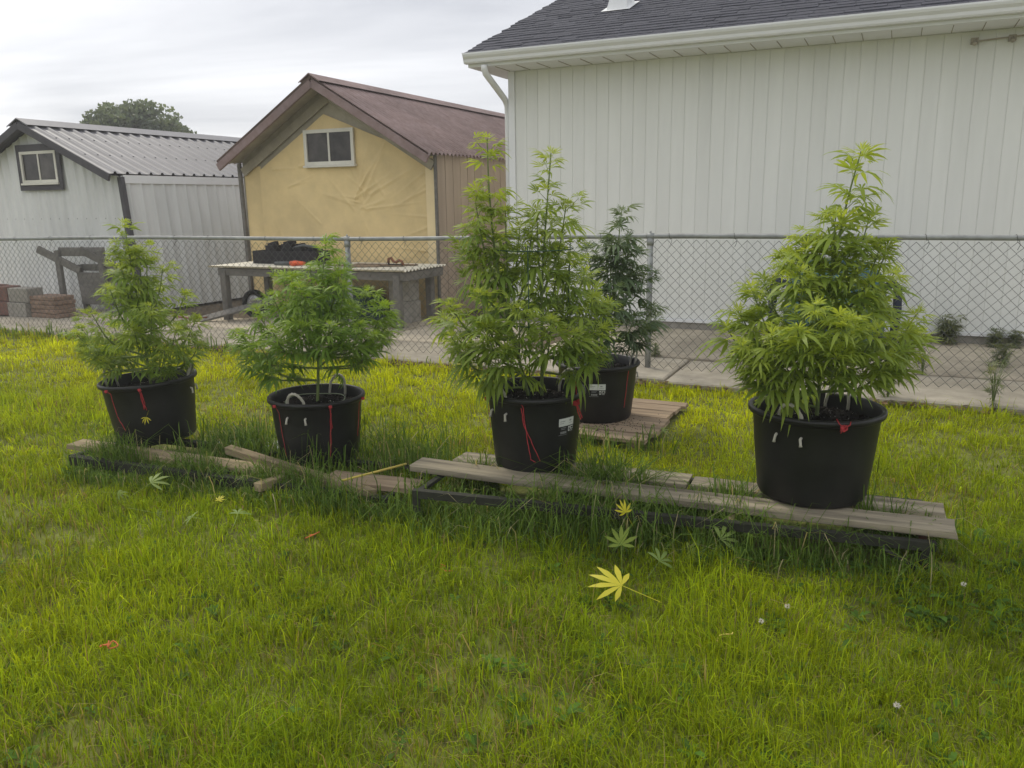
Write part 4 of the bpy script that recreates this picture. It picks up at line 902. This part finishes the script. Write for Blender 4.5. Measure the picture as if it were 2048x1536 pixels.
make_plant((-1.12, 4.55, .40), [[(-1.117, 4.55, .38), (-1.067, 4.55, .92), (-1.014, 4.55, 1.28)]],
    [(-1.3, 4.45, 1.02), (-1.46, 4.65, .93), (-1.12, 4.35, 1.08), (-1.32, 4.75, 1.10), (-1.5, 4.45, .82), (-1.55, 4.6, .70), (-.81, 4.65, 1.02), (-.7, 4.55, .94), (-.68, 4.65, .87), (-.79, 4.25, .88), (-.89, 4.4, 1.07), (-1.13, 4.65, 1.16), (-.97, 4.7, 1.19), (-.94, 4.2, .89), (-1.1, 4.25, .88), (-1.26, 4.25, .86), (-.73, 4.35, .81), (-.73, 4.75, .75), (-1.36, 4.35, .76), (-.96, 4.85, .91), (-1.33, 4.9, .91), (-1.13, 4.85, 1.0), (-1.2, 4.5, 1.12), (-.95, 4.5, 1.14)],
    'dense rounded plant in the hooped tub, before the work bench', 'leaf_green', 22, size=.09, node=.05, low=.05, tintb=.02, bare=.5)
make_plant((.115, 3.99, .53), [[(.09, 3.99, .51), (-.051, 3.99, 1.12), (-.092, 3.99, 1.5), (-.10, 3.99, 1.79)], [(.15, 3.99, .51), (.156, 3.99, 1.12), (.182, 3.99, 1.5), (.20, 3.99, 1.72)]],
    [(-.17, 3.99, 1.38), (.05, 4.09, 1.38), (.11, 3.99, 1.38), (-.20, 3.99, 1.30), (-.29, 3.89, 1.02), (-.33, 4.09, .92), (-.28, 3.79, .88), (-.14, 3.69, 1.10), (-.05, 4.19, 1.15), (.30, 4.09, 1.22), (.40, 3.89, 1.05), (.47, 3.99, 1.0), (.43, 3.79, .91), (.4, 3.79, .80), (.04, 3.64, 1.03), (.18, 3.64, .98), (.29, 3.69, .91), (-.12, 3.69, .94), (-.22, 3.79, .80), (-.03, 3.64, .85), (.1, 4.29, 1.05), (.25, 4.19, 1.1), (-.08, 4.29, .96), (.25, 4.14, 1.27), (.38, 4.19, 1.14), (-.16, 3.95, 1.50), (-.02, 4.0, 1.46), (.13, 4.0, 1.46), (.27, 3.97, 1.48)],
    'tallest plant, with two upright stems, in the labelled tub', 'leaf_bright', 23, size=.10, node=.06, tintb=.0, topleaf=.85)
make_plant((.60, 5.42, .38), [[(.61, 5.42, .36), (.68, 5.43, .9), (.73, 5.43, 1.43)]],
    [(.50, 5.43, 1.2), (.63, 5.48, 1.24), (.90, 5.43, 1.03), (.95, 5.43, .80), (.54, 5.53, .99), (.85, 5.53, 1.18), (.56, 5.43, .78), (.99, 5.53, .72), (.69, 5.18, .96), (.79, 5.18, .77), (.57, 5.23, .66), (.90, 5.33, .66), (.72, 5.63, 1.05), (.80, 5.43, 1.0), (.42, 5.4, .9), (.66, 5.4, 1.24), (.78, 5.46, 1.26)],
    'darker plant in the tub on the pallet, beside the fence post', 'leaf_dark', 24, size=.105, node=.06, tintb=.0)
make_plant((1.335, 3.475, .55), [[(1.337, 3.47, .53), (1.35, 3.47, 1.07), (1.397, 3.47, 1.445), (1.445, 3.47, 1.68)]],
    [(1.19, 3.57, 1.26), (1.02, 3.47, 1.13), (1.12, 3.62, 1.14), (.97, 3.47, 1.03), (.95, 3.57, .94), (.95, 3.32, .90), (1.3, 3.47, 1.32), (1.17, 3.32, 1.2), (1.58, 3.47, 1.26), (1.67, 3.57, 1.17), (1.74, 3.47, 1.01), (1.81, 3.57, .90), (1.16, 3.1, 1.1), (1.1, 3.1, 1.0), (1.28, 3.08, 1.04), (1.44, 3.17, .99), (1.03, 3.2, .97), (1.01, 3.27, .82), (1.54, 3.27, .86), (1.70, 3.47, .84), (1.25, 3.08, .92), (1.48, 3.37, 1.15), (1.54, 3.77, 1.12), (1.38, 3.77, 1.09), (1.68, 3.77, 1.0), (1.04, 3.47, .80), (1.34, 3.42, 1.42), (1.51, 3.5, 1.40), (1.55, 3.45, 1.30), (1.24, 3.45, 1.30)],
    'broad plant with one tall leader in the largest tub', 'leaf_bright', 25, size=.108, node=.062, tintb=.06)

# ------------------------------------------------------------------ fallen leaves and litter on the lawn
def fallen(x, y, az, s, v, mt, label, tint=.5, z=.05, up=(0, -.5, .87), group='cut leaves lying on the lawn'):
    o = link('fallen_leaf', leaf_mesh(v, mt)); nrm = Vector(up).normalized(); xd = Vector((math.cos(R(az)), math.sin(R(az)), 0)); xd = (xd-nrm*xd.dot(nrm)).normalized(); yd = nrm.cross(xd)
    M = (Matrix((xd, yd, nrm)).transposed()*s).to_4x4(); M.translation = (x, y, z); o.matrix_world = M
    o.color = (tint, tint, tint, 1); return tag(o, label, 'leaf', group)
LV.append(leaf_variant(7, .28, .074, 31, pet=1.0)); V, F = LV[-1]; LVn.append((np.array(V, float), np.array([f for f in F if len(f) == 3]), np.array([f for f in F if len(f) == 4])))
LV.append(leaf_variant(5, .6, .07, 33, pet=.9)); V, F = LV[-1]; LVn.append((np.array(V, float), np.array([f for f in F if len(f) == 3]), np.array([f for f in F if len(f) == 4])))
fallen(.535, 2.74, 150, .155, 8, 'leaf_yellow', 'big bright yellow leaf with long stalk on the lawn', .8, .06)
fallen(.485, 3.12, 95, .066, 8, 'leaf_yellow', 'small yellow leaf held upright before the front rail of the bench', .4, .20, (0, -.985, .17))
fallen(.43, 3.02, 84, .125, 8, 'leaf_bright', 'green leaf on the grass just beyond the big yellow leaf', .55, .04, (-.1, -.6, .8))
fallen(.52, 2.96, 62, .11, 9, 'leaf_pale', 'pale upturned leaf beside the big yellow leaf', .1, .05, (.2, -.5, .8))
fallen(.58, 3.30, 200, .105, 8, 'leaf_bright', 'dark green leaf in the shade under the bench front', .15, .09, (0, -.6, .8))
fallen(.62, 3.17, -5, .105, 8, 'leaf_bright', 'bright green leaf lying stalk first in the bench shade', .75, .08, (.1, -.6, .8))
fallen(.76, 3.12, 40, .12, 9, 'leaf_pale', 'pale green leaf overlapping the bright green one in the shade', .3, .08, (0, -.7, .7))
fallen(-1.92, 3.90, 48, .11, 9, 'leaf_pale', 'pale leaf with five lobes before the low black frame', .6, .085, (0, -.6, .8))
fallen(-1.86, 3.72, 14, .14, 9, 'leaf_pale', 'pale folded leaf on a long stalk near the wooden stub', .5, .085, (.5, -.2, .8))
fallen(-1.44, 3.56, 150, .085, 9, 'leaf_pale', 'pale leaf with two lobes up, between others on left lawn', .4, .085, (-.3, -.3, .8))
fallen(-1.27, 3.47, 95, .10, 9, 'leaf_pale', 'pale green leaf lying below the wooden stub', .0, .085, (.1, -.2, .9))
fallen(-2.10, 3.95, 15, .08, 9, 'leaf_pale', 'small pale sprig in the grass by the low black frame end', .3, .085, (.4, -.3, .8))
fallen(-1.47, 3.78, 80, .05, 8, 'leaf_yellow', 'small yellowed leaf among the pale cut leaves', .0, .05)
yl = pot_pt(P1, -73, .235, .012); fallen(-2.21+yl.x, 4.90+yl.y, -90, .05, 9, 'leaf_yellow', 'yellow leaf caught in red twine on the leaning tub', .0, .10+yl.z, (.1, -.75, .65))
fallen(.9, 5.0, 30, .07, 9, 'leaf_pale', 'pale leaf on the grass in front of the pallet', .4, .04)
fallen(-.36, 4.42, 150, .08, 9, 'leaf_pale', 'pale leaf behind the short grey back plank', .8, .05, (.3, -.5, .8))
def scrap(x, y, n, s, label, mt='orange_twine', seed=1):
    g = random.Random(seed); m = MB(); p = Vector((x, y, .055)); pts = []
    for k in range(n): pts.append(p.copy()); p = p+Vector((g.uniform(-s, s), g.uniform(-s, s), g.uniform(-.008, .010)))
    m.tube(bez(pts, 4), .0024, 5); o = m.build('twine_scrap', MATS[mt], None, True); tag(o, label, 'twine', 'scraps of orange twine on the lawn')
scrap(-.25, 3.04, 7, .03, 'orange twine scrap lying left of the big yellow leaf', seed=3)
scrap(-.88, 3.46, 5, .04, 'orange twine scrap lying below the narrow tan batten', seed=4)
scrap(-1.40, 2.50, 14, .03, 'tangle of orange twine on the open lawn by itself', seed=6)
scrap(.74, 2.53, 6, .025, 'pale orange straw twist near the white clover heads', 'yellow_stick', seed=7)
for i, (x, y) in enumerate(((.969, 2.67), (.845, 2.57), (1.68, 2.82), (1.087, 2.08))):
    root = empty('clover_flower', (x, y, 0), 0, 'white round clover head on a short stalk in grass', 'flower', 'clover heads in the lawn'); m = MB(); m.tube([(0, 0, 0), (.003, 0, .07)], .0012, 4); m.build('stalk', MATS['stem'], root)
    m = MB(); g = np.random.default_rng(i)
    for k in range(60):
        v = Vector(g.normal(size=3)).normalized(); b = v.orthogonal().normalized(); c = Vector((.003, 0, .075)); m.add([c+v*.004+b*.0015, c+v*.004-b*.0015, c+v*.0115], [(0, 1, 2)])
    m.build('flower_head', MATS['clover_white'], root)
cinder(Vector((1.975, 6.19, .0)), .07, .07, .10, 'concrete_block', 'small grey stone stub at the lawn edge behind the largest tub', 'stone', None, .2, 'stone_stub')

# ------------------------------------------------------------------ weeds along the wall and slab joints
def weed(loc, h, n, s, label, seed, mt='weed_leaf', lean=.25, blades=0, group='weeds growing from the concrete joints'):
    g = random.Random(seed); root = empty('weed', loc, 0, label, 'weed', group); st = MB(); VV, T3, Q4, TT = [], [], [], []; b = 0
    def put(p, o, el, sc, v, t):
        nonlocal b
        o = Vector((o[0], o[1], 0)).normalized(); x = o*math.cos(el)+Vector((0, 0, math.sin(el))); y = Vector((0, 0, 1)).cross(o).normalized(); z = x.cross(y); V, t3, q4 = LVn[v]
        W = V @ (np.array([x, y, z])*sc)+np.array(p); VV.append(W); T3.append(t3+b); Q4.append(q4+b); TT.append(np.full(len(W), t)); b += len(W)
    for i in range(n):
        a = g.uniform(0, 6.28); hh = h*g.uniform(.55, 1); e = Vector((math.cos(a)*hh*lean, math.sin(a)*hh*lean, hh)); ax = bez([(0, 0, 0), (e.x*.35, e.y*.35, hh*.55), e], 5); st.tube(ax, [.003]*len(ax), 4, False)
        for k in range(2, len(ax)):
            for r_ in range(2): a2 = g.uniform(0, 6.28); put(ax[k], (math.cos(a2), math.sin(a2)), R(g.uniform(-10, 50)), s*g.uniform(1.0, 1.7), g.choice((3, 7, 4, 5)), g.uniform(0, .9))
    for i in range(blades):
        a = g.uniform(0, 6.28); hh = h*g.uniform(.5, 1.2); e = Vector((math.cos(a)*hh*.4, math.sin(a)*hh*.4, hh)); ax = bez([(0, 0, 0), (e.x*.25, e.y*.25, hh*.7), e], 4); st.tube(ax, [.0025*(1-.8*k/len(ax)) for k in range(len(ax))], 3, False)
    st.build('stems', MATS['stem'], root, True)
    if VV:
        me = fast_mesh('foliage', np.concatenate(VV), np.concatenate(T3), np.concatenate(Q4)); settint(me, np.concatenate(TT)); o = link('foliage', me, MATS[mt], root); o.color = (0, 0, 0, 1); o['kind'] = 'stuff'
weed(G(.55, 8.97, .06), .30, 7, .07, 'leafy dark weed against the foundation of the garage', 31)
weed(G(.95, 8.93, .06), .20, 6, .05, 'shorter grey weed clump right of the leafy one', 32)
weed(G(1.12, 8.95, .06), .18, 5, .05, 'low upright weed clump near the cable end of wall', 33)
weed(G(.22, 8.97, .06), .10, 5, .04, 'small low weed at the garage foundation, left of the leafy one', 34)
weed(G(.90, 7.9, .05), .22, 5, .05, 'pale weed in the middle of the far slab', 35)
weed(G(.30, 7.40, .04), .26, 2, .04, 'grassy weed tuft growing from the slab joint', 36, blades=14)
weed(G(-1.95, 7.40, .04), .16, 3, .035, 'dry weed in the slab joint right of fence post', 37, blades=8)
weed(G(.72, 6.44, .02), .38, 2, .045, 'tall grassy weed at the slab edge under the fence', 38, blades=22)
weed(G(.05, 6.44, .02), .28, 3, .045, 'reddish weed at the slab edge behind the broad plant', 39, blades=8)
weed(G(-.95, 6.46, .02), .2, 3, .04, 'thin weed at the slab edge near the stone stub', 40, blades=6)

# ------------------------------------------------------------------ grass
def dist_seg(px, py, a, b):
    ax, ay, bx, by = a[0], a[1], b[0], b[1]; dx_, dy_ = bx-ax, by-ay; u = np.clip(((px-ax)*dx_+(py-ay)*dy_)/(dx_*dx_+dy_*dy_), 0, 1); return np.hypot(px-ax-u*dx_, py-ay-u*dy_)
def keep(x, y, edge=LAWN_EDGE):
    q = .421*x+.907*y; t = .907*x-.421*y
    k = q < edge+.02+(vn3(x, y, 5)-.5)*.14
    for (l, r) in POTS: k &= np.hypot(x-l[0], y-l[1]) > r*.80
    for (a, b, wd) in PLANKS: k &= dist_seg(x, y, a, b) > wd*.52
    k &= ~((t > -2.28) & (t < -1.27) & (q > 4.67) & (q < 5.75))
    return k
def blades(x, y, h, wd, lean, az, col, tipcol, name, curve=1.0):
    n = len(x); z0 = hz(x, y)-.004
    dxv, dyv = np.cos(az), np.sin(az); sx, sy = -dyv*wd, dxv*wd
    # random facing so that blades are not all edge-on
    fa = RNG.uniform(0, math.pi, n); sx, sy = np.cos(fa)*wd, np.sin(fa)*wd
    P0 = np.stack([x, y, z0], 1); m_ = np.stack([x+dxv*lean*h*.33, y+dyv*lean*h*.33, z0+h*.6], 1); t_ = np.stack([x+dxv*lean*h, y+dyv*lean*h, z0+h*np.clip(1.02-.38*lean*curve, .25, 1)], 1)
    S = np.stack([sx, sy, np.zeros(n)], 1)
    V = np.stack([P0-S, P0+S, m_-S*.8, m_+S*.8, t_], 1).reshape(-1, 3); b = np.arange(n)*5
    F4 = np.stack([b, b+1, b+3, b+2], 1); F3 = np.stack([b+2, b+3, b+4], 1)
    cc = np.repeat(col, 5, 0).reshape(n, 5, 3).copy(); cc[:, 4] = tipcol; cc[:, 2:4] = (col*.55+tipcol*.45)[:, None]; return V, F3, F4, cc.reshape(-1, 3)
def grass_cols(x, y, n, dead=.04, tall=0):
    q = .421*x+.907*y
    yel = np.clip((q-3.9)/1.6, 0, 1)*.75+.25*(vn1(x, y, .55))+.35*(vn4(x, y, 1.1)-.5)+.18*np.clip((-x-1.2)/1.5, 0, 1)  # yellower towards the back: shorter turf plus backlit sheen put into the colour
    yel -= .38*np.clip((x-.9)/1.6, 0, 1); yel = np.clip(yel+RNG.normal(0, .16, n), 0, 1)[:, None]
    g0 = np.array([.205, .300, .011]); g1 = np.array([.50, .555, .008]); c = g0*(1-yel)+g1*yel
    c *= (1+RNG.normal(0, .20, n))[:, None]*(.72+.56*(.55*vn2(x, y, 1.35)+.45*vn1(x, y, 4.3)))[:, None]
    br = ((vn3(x, y, 1.5)*.6+vn2(x, y, 4)*.4) > .60)
    dd = RNG.random(n) < np.where(br & (q < 4.6), dead*5, dead)
    c[dd] = np.array([.36, .29, .12])*RNG.uniform(.55, 1.15, dd.sum())[:, None]
    return np.clip(c, .004, 1)
parts = []
# lawn blades: density falls with distance
def sample(n, ymin, ymax, power):
    u = RNG.random(n); y = (ymin**(1-power)+u*(ymax**(1-power)-ymin**(1-power)))**(1/(1-power)) if power != 1 else ymin*(ymax/ymin)**u
    x = RNG.uniform(-1, 1, n)*(.80*y+1.1); return x, y
NB = 165000
x, y = sample(NB, 1.35, 10.8, .55)
NC = 14600
cx, cy = sample(NC, 1.35, 10.8, .60); ci = RNG.integers(0, NC, 270000); cs = RNG.uniform(.018, .06, NC); cht = RNG.uniform(.75, 1.5, NC); ccol = RNG.normal(0, .16, NC); crad = np.clip(RNG.normal(.9, .4, NC), .2, 2)
ox, oy = RNG.normal(0, 1, 270000)*cs[ci], RNG.normal(0, 1, 270000)*cs[ci]
caz = np.arctan2(oy, ox)+RNG.normal(0, .55, 270000); isc = np.concatenate([np.zeros(NB, bool), np.ones(270000, bool)])
x = np.concatenate([x, cx[ci]+ox]); y = np.concatenate([y, cy[ci]+oy]); AZ0 = np.concatenate([np.full(NB, 9.), caz]); HT0 = np.concatenate([np.full(NB, .85), cht[ci]]); CL0 = np.concatenate([RNG.normal(0, .08, NB), ccol[ci]]); LE0 = np.concatenate([np.full(NB, 1.), crad[ci]])
k = keep(x, y); x, y, AZ0, HT0, CL0, LE0 = (v[k] for v in (x, y, AZ0, HT0, CL0, LE0)); n = len(x)
q = .421*x+.907*y
cl = vn2(x, y, 2.6)*.6+vn4(x, y, 7)*.4
hgt = (.030+.072*cl**1.3)*RNG.uniform(.6, 1.35, n)*np.where(RNG.random(n) < .05, 1.7, 1)*np.where(q > 4.4, .80, 1.0)*np.where(q > 6.1, 1.25, 1)
thin = (vn3(x, y, 1.5)*.6+vn2(x, y, 4)*.4)
kk = RNG.random(n) < np.where(thin > .66, .55, 1); hgt = hgt*HT0; x, y, hgt, q, AZ0, CL0, LE0 = (v[kk] for v in (x, y, hgt, q, AZ0, CL0, LE0)); n = len(x)
for (l, r) in POTS: hgt = hgt*np.where(np.hypot(x-l[0], y-l[1]) < r+.28, .55, 1)
wdt = (.0008+.00040*y)*RNG.uniform(.7, 1.35, n); az = 2*math.pi*vn1(x, y, 1.9)*2+RNG.normal(0, 1.1, n); lean = np.abs(RNG.normal(.62, .38, n))*LE0; az = np.where(AZ0 < 8, AZ0, az)
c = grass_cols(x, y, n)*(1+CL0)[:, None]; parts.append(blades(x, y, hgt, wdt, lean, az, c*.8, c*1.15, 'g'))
# tall grass round the frames and tubs
def tall(n, a, b, sp, h0, h1, wd, ln=.8, grey=0):
    u = RNG.random(n); x = a[0]+(b[0]-a[0])*u+RNG.normal(0, sp, n); y = a[1]+(b[1]-a[1])*u+RNG.normal(0, sp, n); k = keep(x, y); x, y = x[k], y[k]; n = len(x)
    # tufts
    h = RNG.uniform(h0, h1, n)*(.55+.8*vn4(x, y, 6)); az = RNG.uniform(0, 6.283, n); le = np.abs(RNG.normal(ln*.55, ln*.4, n))
    t = RNG.random(n)[:, None]; c = np.array([.060, .125, .015])*(1-t)+np.array([.19, .29, .055])*t; c[RNG.random(n) < .06] = (.40, .36, .20)
    w_ = wd*RNG.uniform(.7, 1.3, n)
    # three-segment arching blades
    z0 = hz(x, y); dxv, dyv = np.cos(az), np.sin(az); fa = az+math.pi/2+RNG.normal(0, .5, n); S = np.stack([np.cos(fa)*w_, np.sin(fa)*w_, np.zeros(n)], 1)
    pt = lambda f, zf: np.stack([x+dxv*le*h*f, y+dyv*le*h*f, z0+h*zf], 1)
    dn = np.clip(le, 0, 1.2); A_, B_, C_, D_ = pt(0, 0), pt(.18, .55), pt(.55, .92-.12*0), pt(1.0, 1)
    C_[:, 2] = z0+h*(.90-.15*dn); D_[:, 2] = z0+h*(1.0-.50*dn)
    V = np.stack([A_-S, A_+S, B_-S, B_+S, C_-S*.75, C_+S*.75, D_], 1).reshape(-1, 3); bb = np.arange(n)*7
    F4 = np.concatenate([np.stack([bb, bb+1, bb+3, bb+2], 1), np.stack([bb+2, bb+3, bb+5, bb+4], 1)]); F3 = np.stack([bb+4, bb+5, bb+6], 1)
    parts.append((V, F3, F4, np.repeat(c, 7, 0)))
tall(1700, (-2.48, 4.60), (-1.0, 4.0), .045, .11, .24, .0021, .9)
tall(1500, (-2.5, 4.42), (-.5, 3.68), .06, .06, .12, .0022)
tall(2300, (-.47, 3.74), (1.68, 3.14), .07, .12, .26, .0025, 1.0)
tall(1300, (-.47, 3.55), (1.68, 3.00), .09, .06, .20, .0022, 1.0)
tall(260, (-.45, 3.56), (1.6, 3.02), .05, .20, .34, .0022, 1.3)
tall(220, (-2.5, 4.50), (-.7, 3.84), .06, .18, .30, .0022, 1.2)
tall(900, (-2.5, 4.40), (-.55, 3.64), .05, .06, .14, .0022)
tall(2200, (-.3, 4.0), (1.75, 3.3), .09, .14, .27, .0028, 1.1)
tall(700, (-2.45, 4.80), (-.5, 4.05), .10, .10, .24, .0024, 1.0)
tall(800, (.28, 3.74), (.62, 3.70), .05, .22, .38, .0026, 1.4)
tall(500, (-.25, 3.98), (.0, 3.92), .05, .14, .26, .0024, 1.2)
tall(700, (.62, 3.62), (1.05, 3.46), .05, .18, .32, .0026, 1.4)
tall(350, (1.45, 3.30), (1.75, 3.18), .05, .16, .28, .0024, 1.2)
tall(420, (.45, 3.80), (.75, 3.65), .07, .22, .34, .0030, 1.3)
tall(420, (.90, 3.50), (1.06, 3.42), .05, .18, .32, .0030, 1.1)
tall(260, (1.3, 3.22), (1.6, 3.16), .05, .18, .33, .0028, 1.1)
tall(160, (-.95, 3.80), (-.55, 3.66), .05, .12, .26, .0024, .9)
tall(700, (-1.75, 4.70), (-1.45, 4.60), .09, .18, .36, .0028, .7)
tall(150, (-1.2, 4.18), (-.95, 4.10), .06, .18, .32, .0024, .8)
tall(200, (-2.35, 4.56), (-2.05, 4.50), .06, .14, .28, .0024, .7)
tall(500, (-.85, 4.55), (-.4, 4.35), .12, .14, .28, .0026, .9)
tall(900, (-6.8, 10.3), (3.6, 5.75), .10, .06, .16, .0045, .7)
tall(700, (-7.0, 10.3), (-3.0, 8.5), .14, .08, .2, .0055, .6)
tall(160, (.35, 4.93), (.9, 4.72), .05, .1, .2, .0026, .7)
def broad(n, x0, x1, y0, y1, s0, s1):
    # flat weed leaves (plantain, dock, clover) in small rosettes
    nr = n; cx = RNG.uniform(x0, x1, nr); cy = RNG.uniform(y0, y1, nr); k = keep(cx, cy); cx, cy = cx[k], cy[k]
    X_, Y_, A_, S_ = [], [], [], []
    for a, b in zip(cx, cy):
        m_ = RNG.integers(4, 8); X_ += [a]*m_; Y_ += [b]*m_; A_ += list(RNG.uniform(0, 6.28)+np.arange(m_)*6.28/m_+RNG.normal(0, .3, m_)); S_ += [RNG.uniform(s0, s1)]*m_
    x, y, a, s = map(np.array, (X_, Y_, A_, S_)); n = len(x); z = hz(x, y)+.012; d_ = np.stack([np.cos(a), np.sin(a), np.zeros(n)], 1); e = np.stack([-np.sin(a), np.cos(a), np.zeros(n)], 1); p = np.stack([x, y, z], 1); up = np.array([0, 0, 1.])
    s = s[:, None]*RNG.uniform(.7, 1.2, n)[:, None]; lift = RNG.uniform(.1, .5, n)[:, None]
    V = np.stack([p, p+d_*s*.45+e*s*.22+up*s*lift*.8, p+d_*s*.45-e*s*.22+up*s*lift*.8, p+d_*s*.8+e*s*.16+up*s*lift, p+d_*s*.8-e*s*.16+up*s*lift, p+d_*s*1.1+up*s*lift*.8], 1).reshape(-1, 3); b = np.arange(n)*6
    F3 = np.concatenate([np.stack([b, b+2, b+1], 1), np.stack([b+3, b+4, b+5], 1)]); F4 = np.stack([b+1, b+2, b+4, b+3], 1)
    c = np.array([.08, .155, .022])*RNG.uniform(.7, 1.7, n)[:, None]; parts.append((V, F3, F4, np.repeat(c, 6, 0)))
broad(420, -2.2, 2.4, 1.5, 3.4, .016, .050); broad(40, 1.4, 2.3, 2.5, 3.3, .04, .08); broad(26, .8, 1.7, 3.15, 3.5, .05, .10); broad(90, -3.5, 3.2, 3.2, 6.2, .02, .04)
VV, F3s, F4s, CC = [], [], [], []; b = 0
for V, f3, f4, c in parts: VV.append(V); F3s.append(f3+b); F4s.append(f4+b); CC.append(c); b += len(V)
me = fast_mesh('grass', np.concatenate(VV), np.concatenate(F3s), np.concatenate(F4s)); setcol(me, np.concatenate(CC))
gr = link('grass', me, MATS['grass']); tag(gr, 'green and yellowish lawn grass, long and arching around the bench frames', 'grass', None, 'stuff')
print('grass faces', len(me.polygons))
# dry litter along the slab edge
g = RNG; n = 1500; tt = g.uniform(-11, 4, n); qq = 6.40+g.normal(0, .06, n); X_ = .907*tt+.421*qq; Y_ = -.421*tt+.907*qq
a = g.uniform(0, 6.28, n); s = g.uniform(.012, .035, n); p = np.stack([X_, Y_, np.full(n, .03)+g.uniform(0, .02, n)], 1); d_ = np.stack([np.cos(a), np.sin(a), g.uniform(-.4, .4, n)], 1)*s[:, None]; e = np.stack([-np.sin(a), np.cos(a), g.uniform(-.5, .5, n)], 1)*s[:, None]*.5
V = np.stack([p-d_, p+e, p+d_, p-e], 1).reshape(-1, 3); me = fast_mesh('dry_litter', V, None, np.arange(n*4).reshape(n, 4)); c = np.array([.22, .15, .08])*g.uniform(.4, 1.4, n)[:, None]; setcol(me, np.repeat(c, 4, 0))
o = link('dry_litter', me, MATS['grass']); tag(o, 'dry brown leaves and litter along the slab edge', 'leaf litter', None, 'stuff')
# spilled soil on the pallet
n = 420; tt = -1.62+g.normal(0, .16, n); qq = 5.0+g.normal(0, .14, n); k = (tt > -2.2) & (tt < -1.3) & (qq > 4.72) & (qq < 5.6); tt, qq = tt[k], qq[k]; n = len(tt)
X_ = .907*tt+.421*qq; Y_ = -.421*tt+.907*qq; s = g.uniform(.002, .006, n)[:, None]; p = np.stack([X_, Y_, np.full(n, .0615)], 1); a = g.uniform(0, 6.28, n); r1 = np.stack([np.cos(a), np.sin(a), a*0], 1); r2 = np.stack([np.cos(a+2.1), np.sin(a+2.1), a*0], 1); r3 = np.stack([np.cos(a+4.2), np.sin(a+4.2), a*0], 1)
V = np.stack([p+r1*s, p+r2*s, p+r3*s, p+np.array([0, 0, 1])*s], 1).reshape(-1, 3); b = np.arange(n)*4
me = fast_mesh('spilled_soil', V, np.concatenate([np.stack([b, b+1, b+3], 1), np.stack([b+1, b+2, b+3], 1), np.stack([b+2, b, b+3], 1)]), None); c = np.where(g.random(n)[:, None] < .12, np.array([[.35, .34, .3]]), np.array([[.03, .025, .02]])); setcol(me, np.repeat(c, 4, 0))
o = link('spilled_soil', me, MATS['grass']); tag(o, 'dark spilled potting soil scattered on the pallet boards', 'soil', None, 'stuff')

# ------------------------------------------------------------------ thin volume added to stand in for lens glare
m = MB(); m.box(-95, 95, -95, 95, -1.0, 7.5); hzo = m.build('lens_veil', None); hm = bpy.data.materials.new('lens_veil'); hm.use_nodes = True; t = hm.node_tree
for n_ in list(t.nodes):
    if n_.type != 'OUTPUT_MATERIAL': t.nodes.remove(n_)
pv = N(t, 'ShaderNodeVolumePrincipled'); pv.inputs['Density'].default_value = .0036; pv.inputs['Color'].default_value = (.95, .96, .97, 1); pv.inputs['Anisotropy'].default_value = .3
t.links.new(pv.outputs[0], [n_ for n_ in t.nodes if n_.type == 'OUTPUT_MATERIAL'][0].inputs['Volume']); hzo.data.materials.append(hm)
tag(hzo, 'thin pale volume added over the whole yard, standing in for lens glare', 'lens_veil', None, 'stuff')
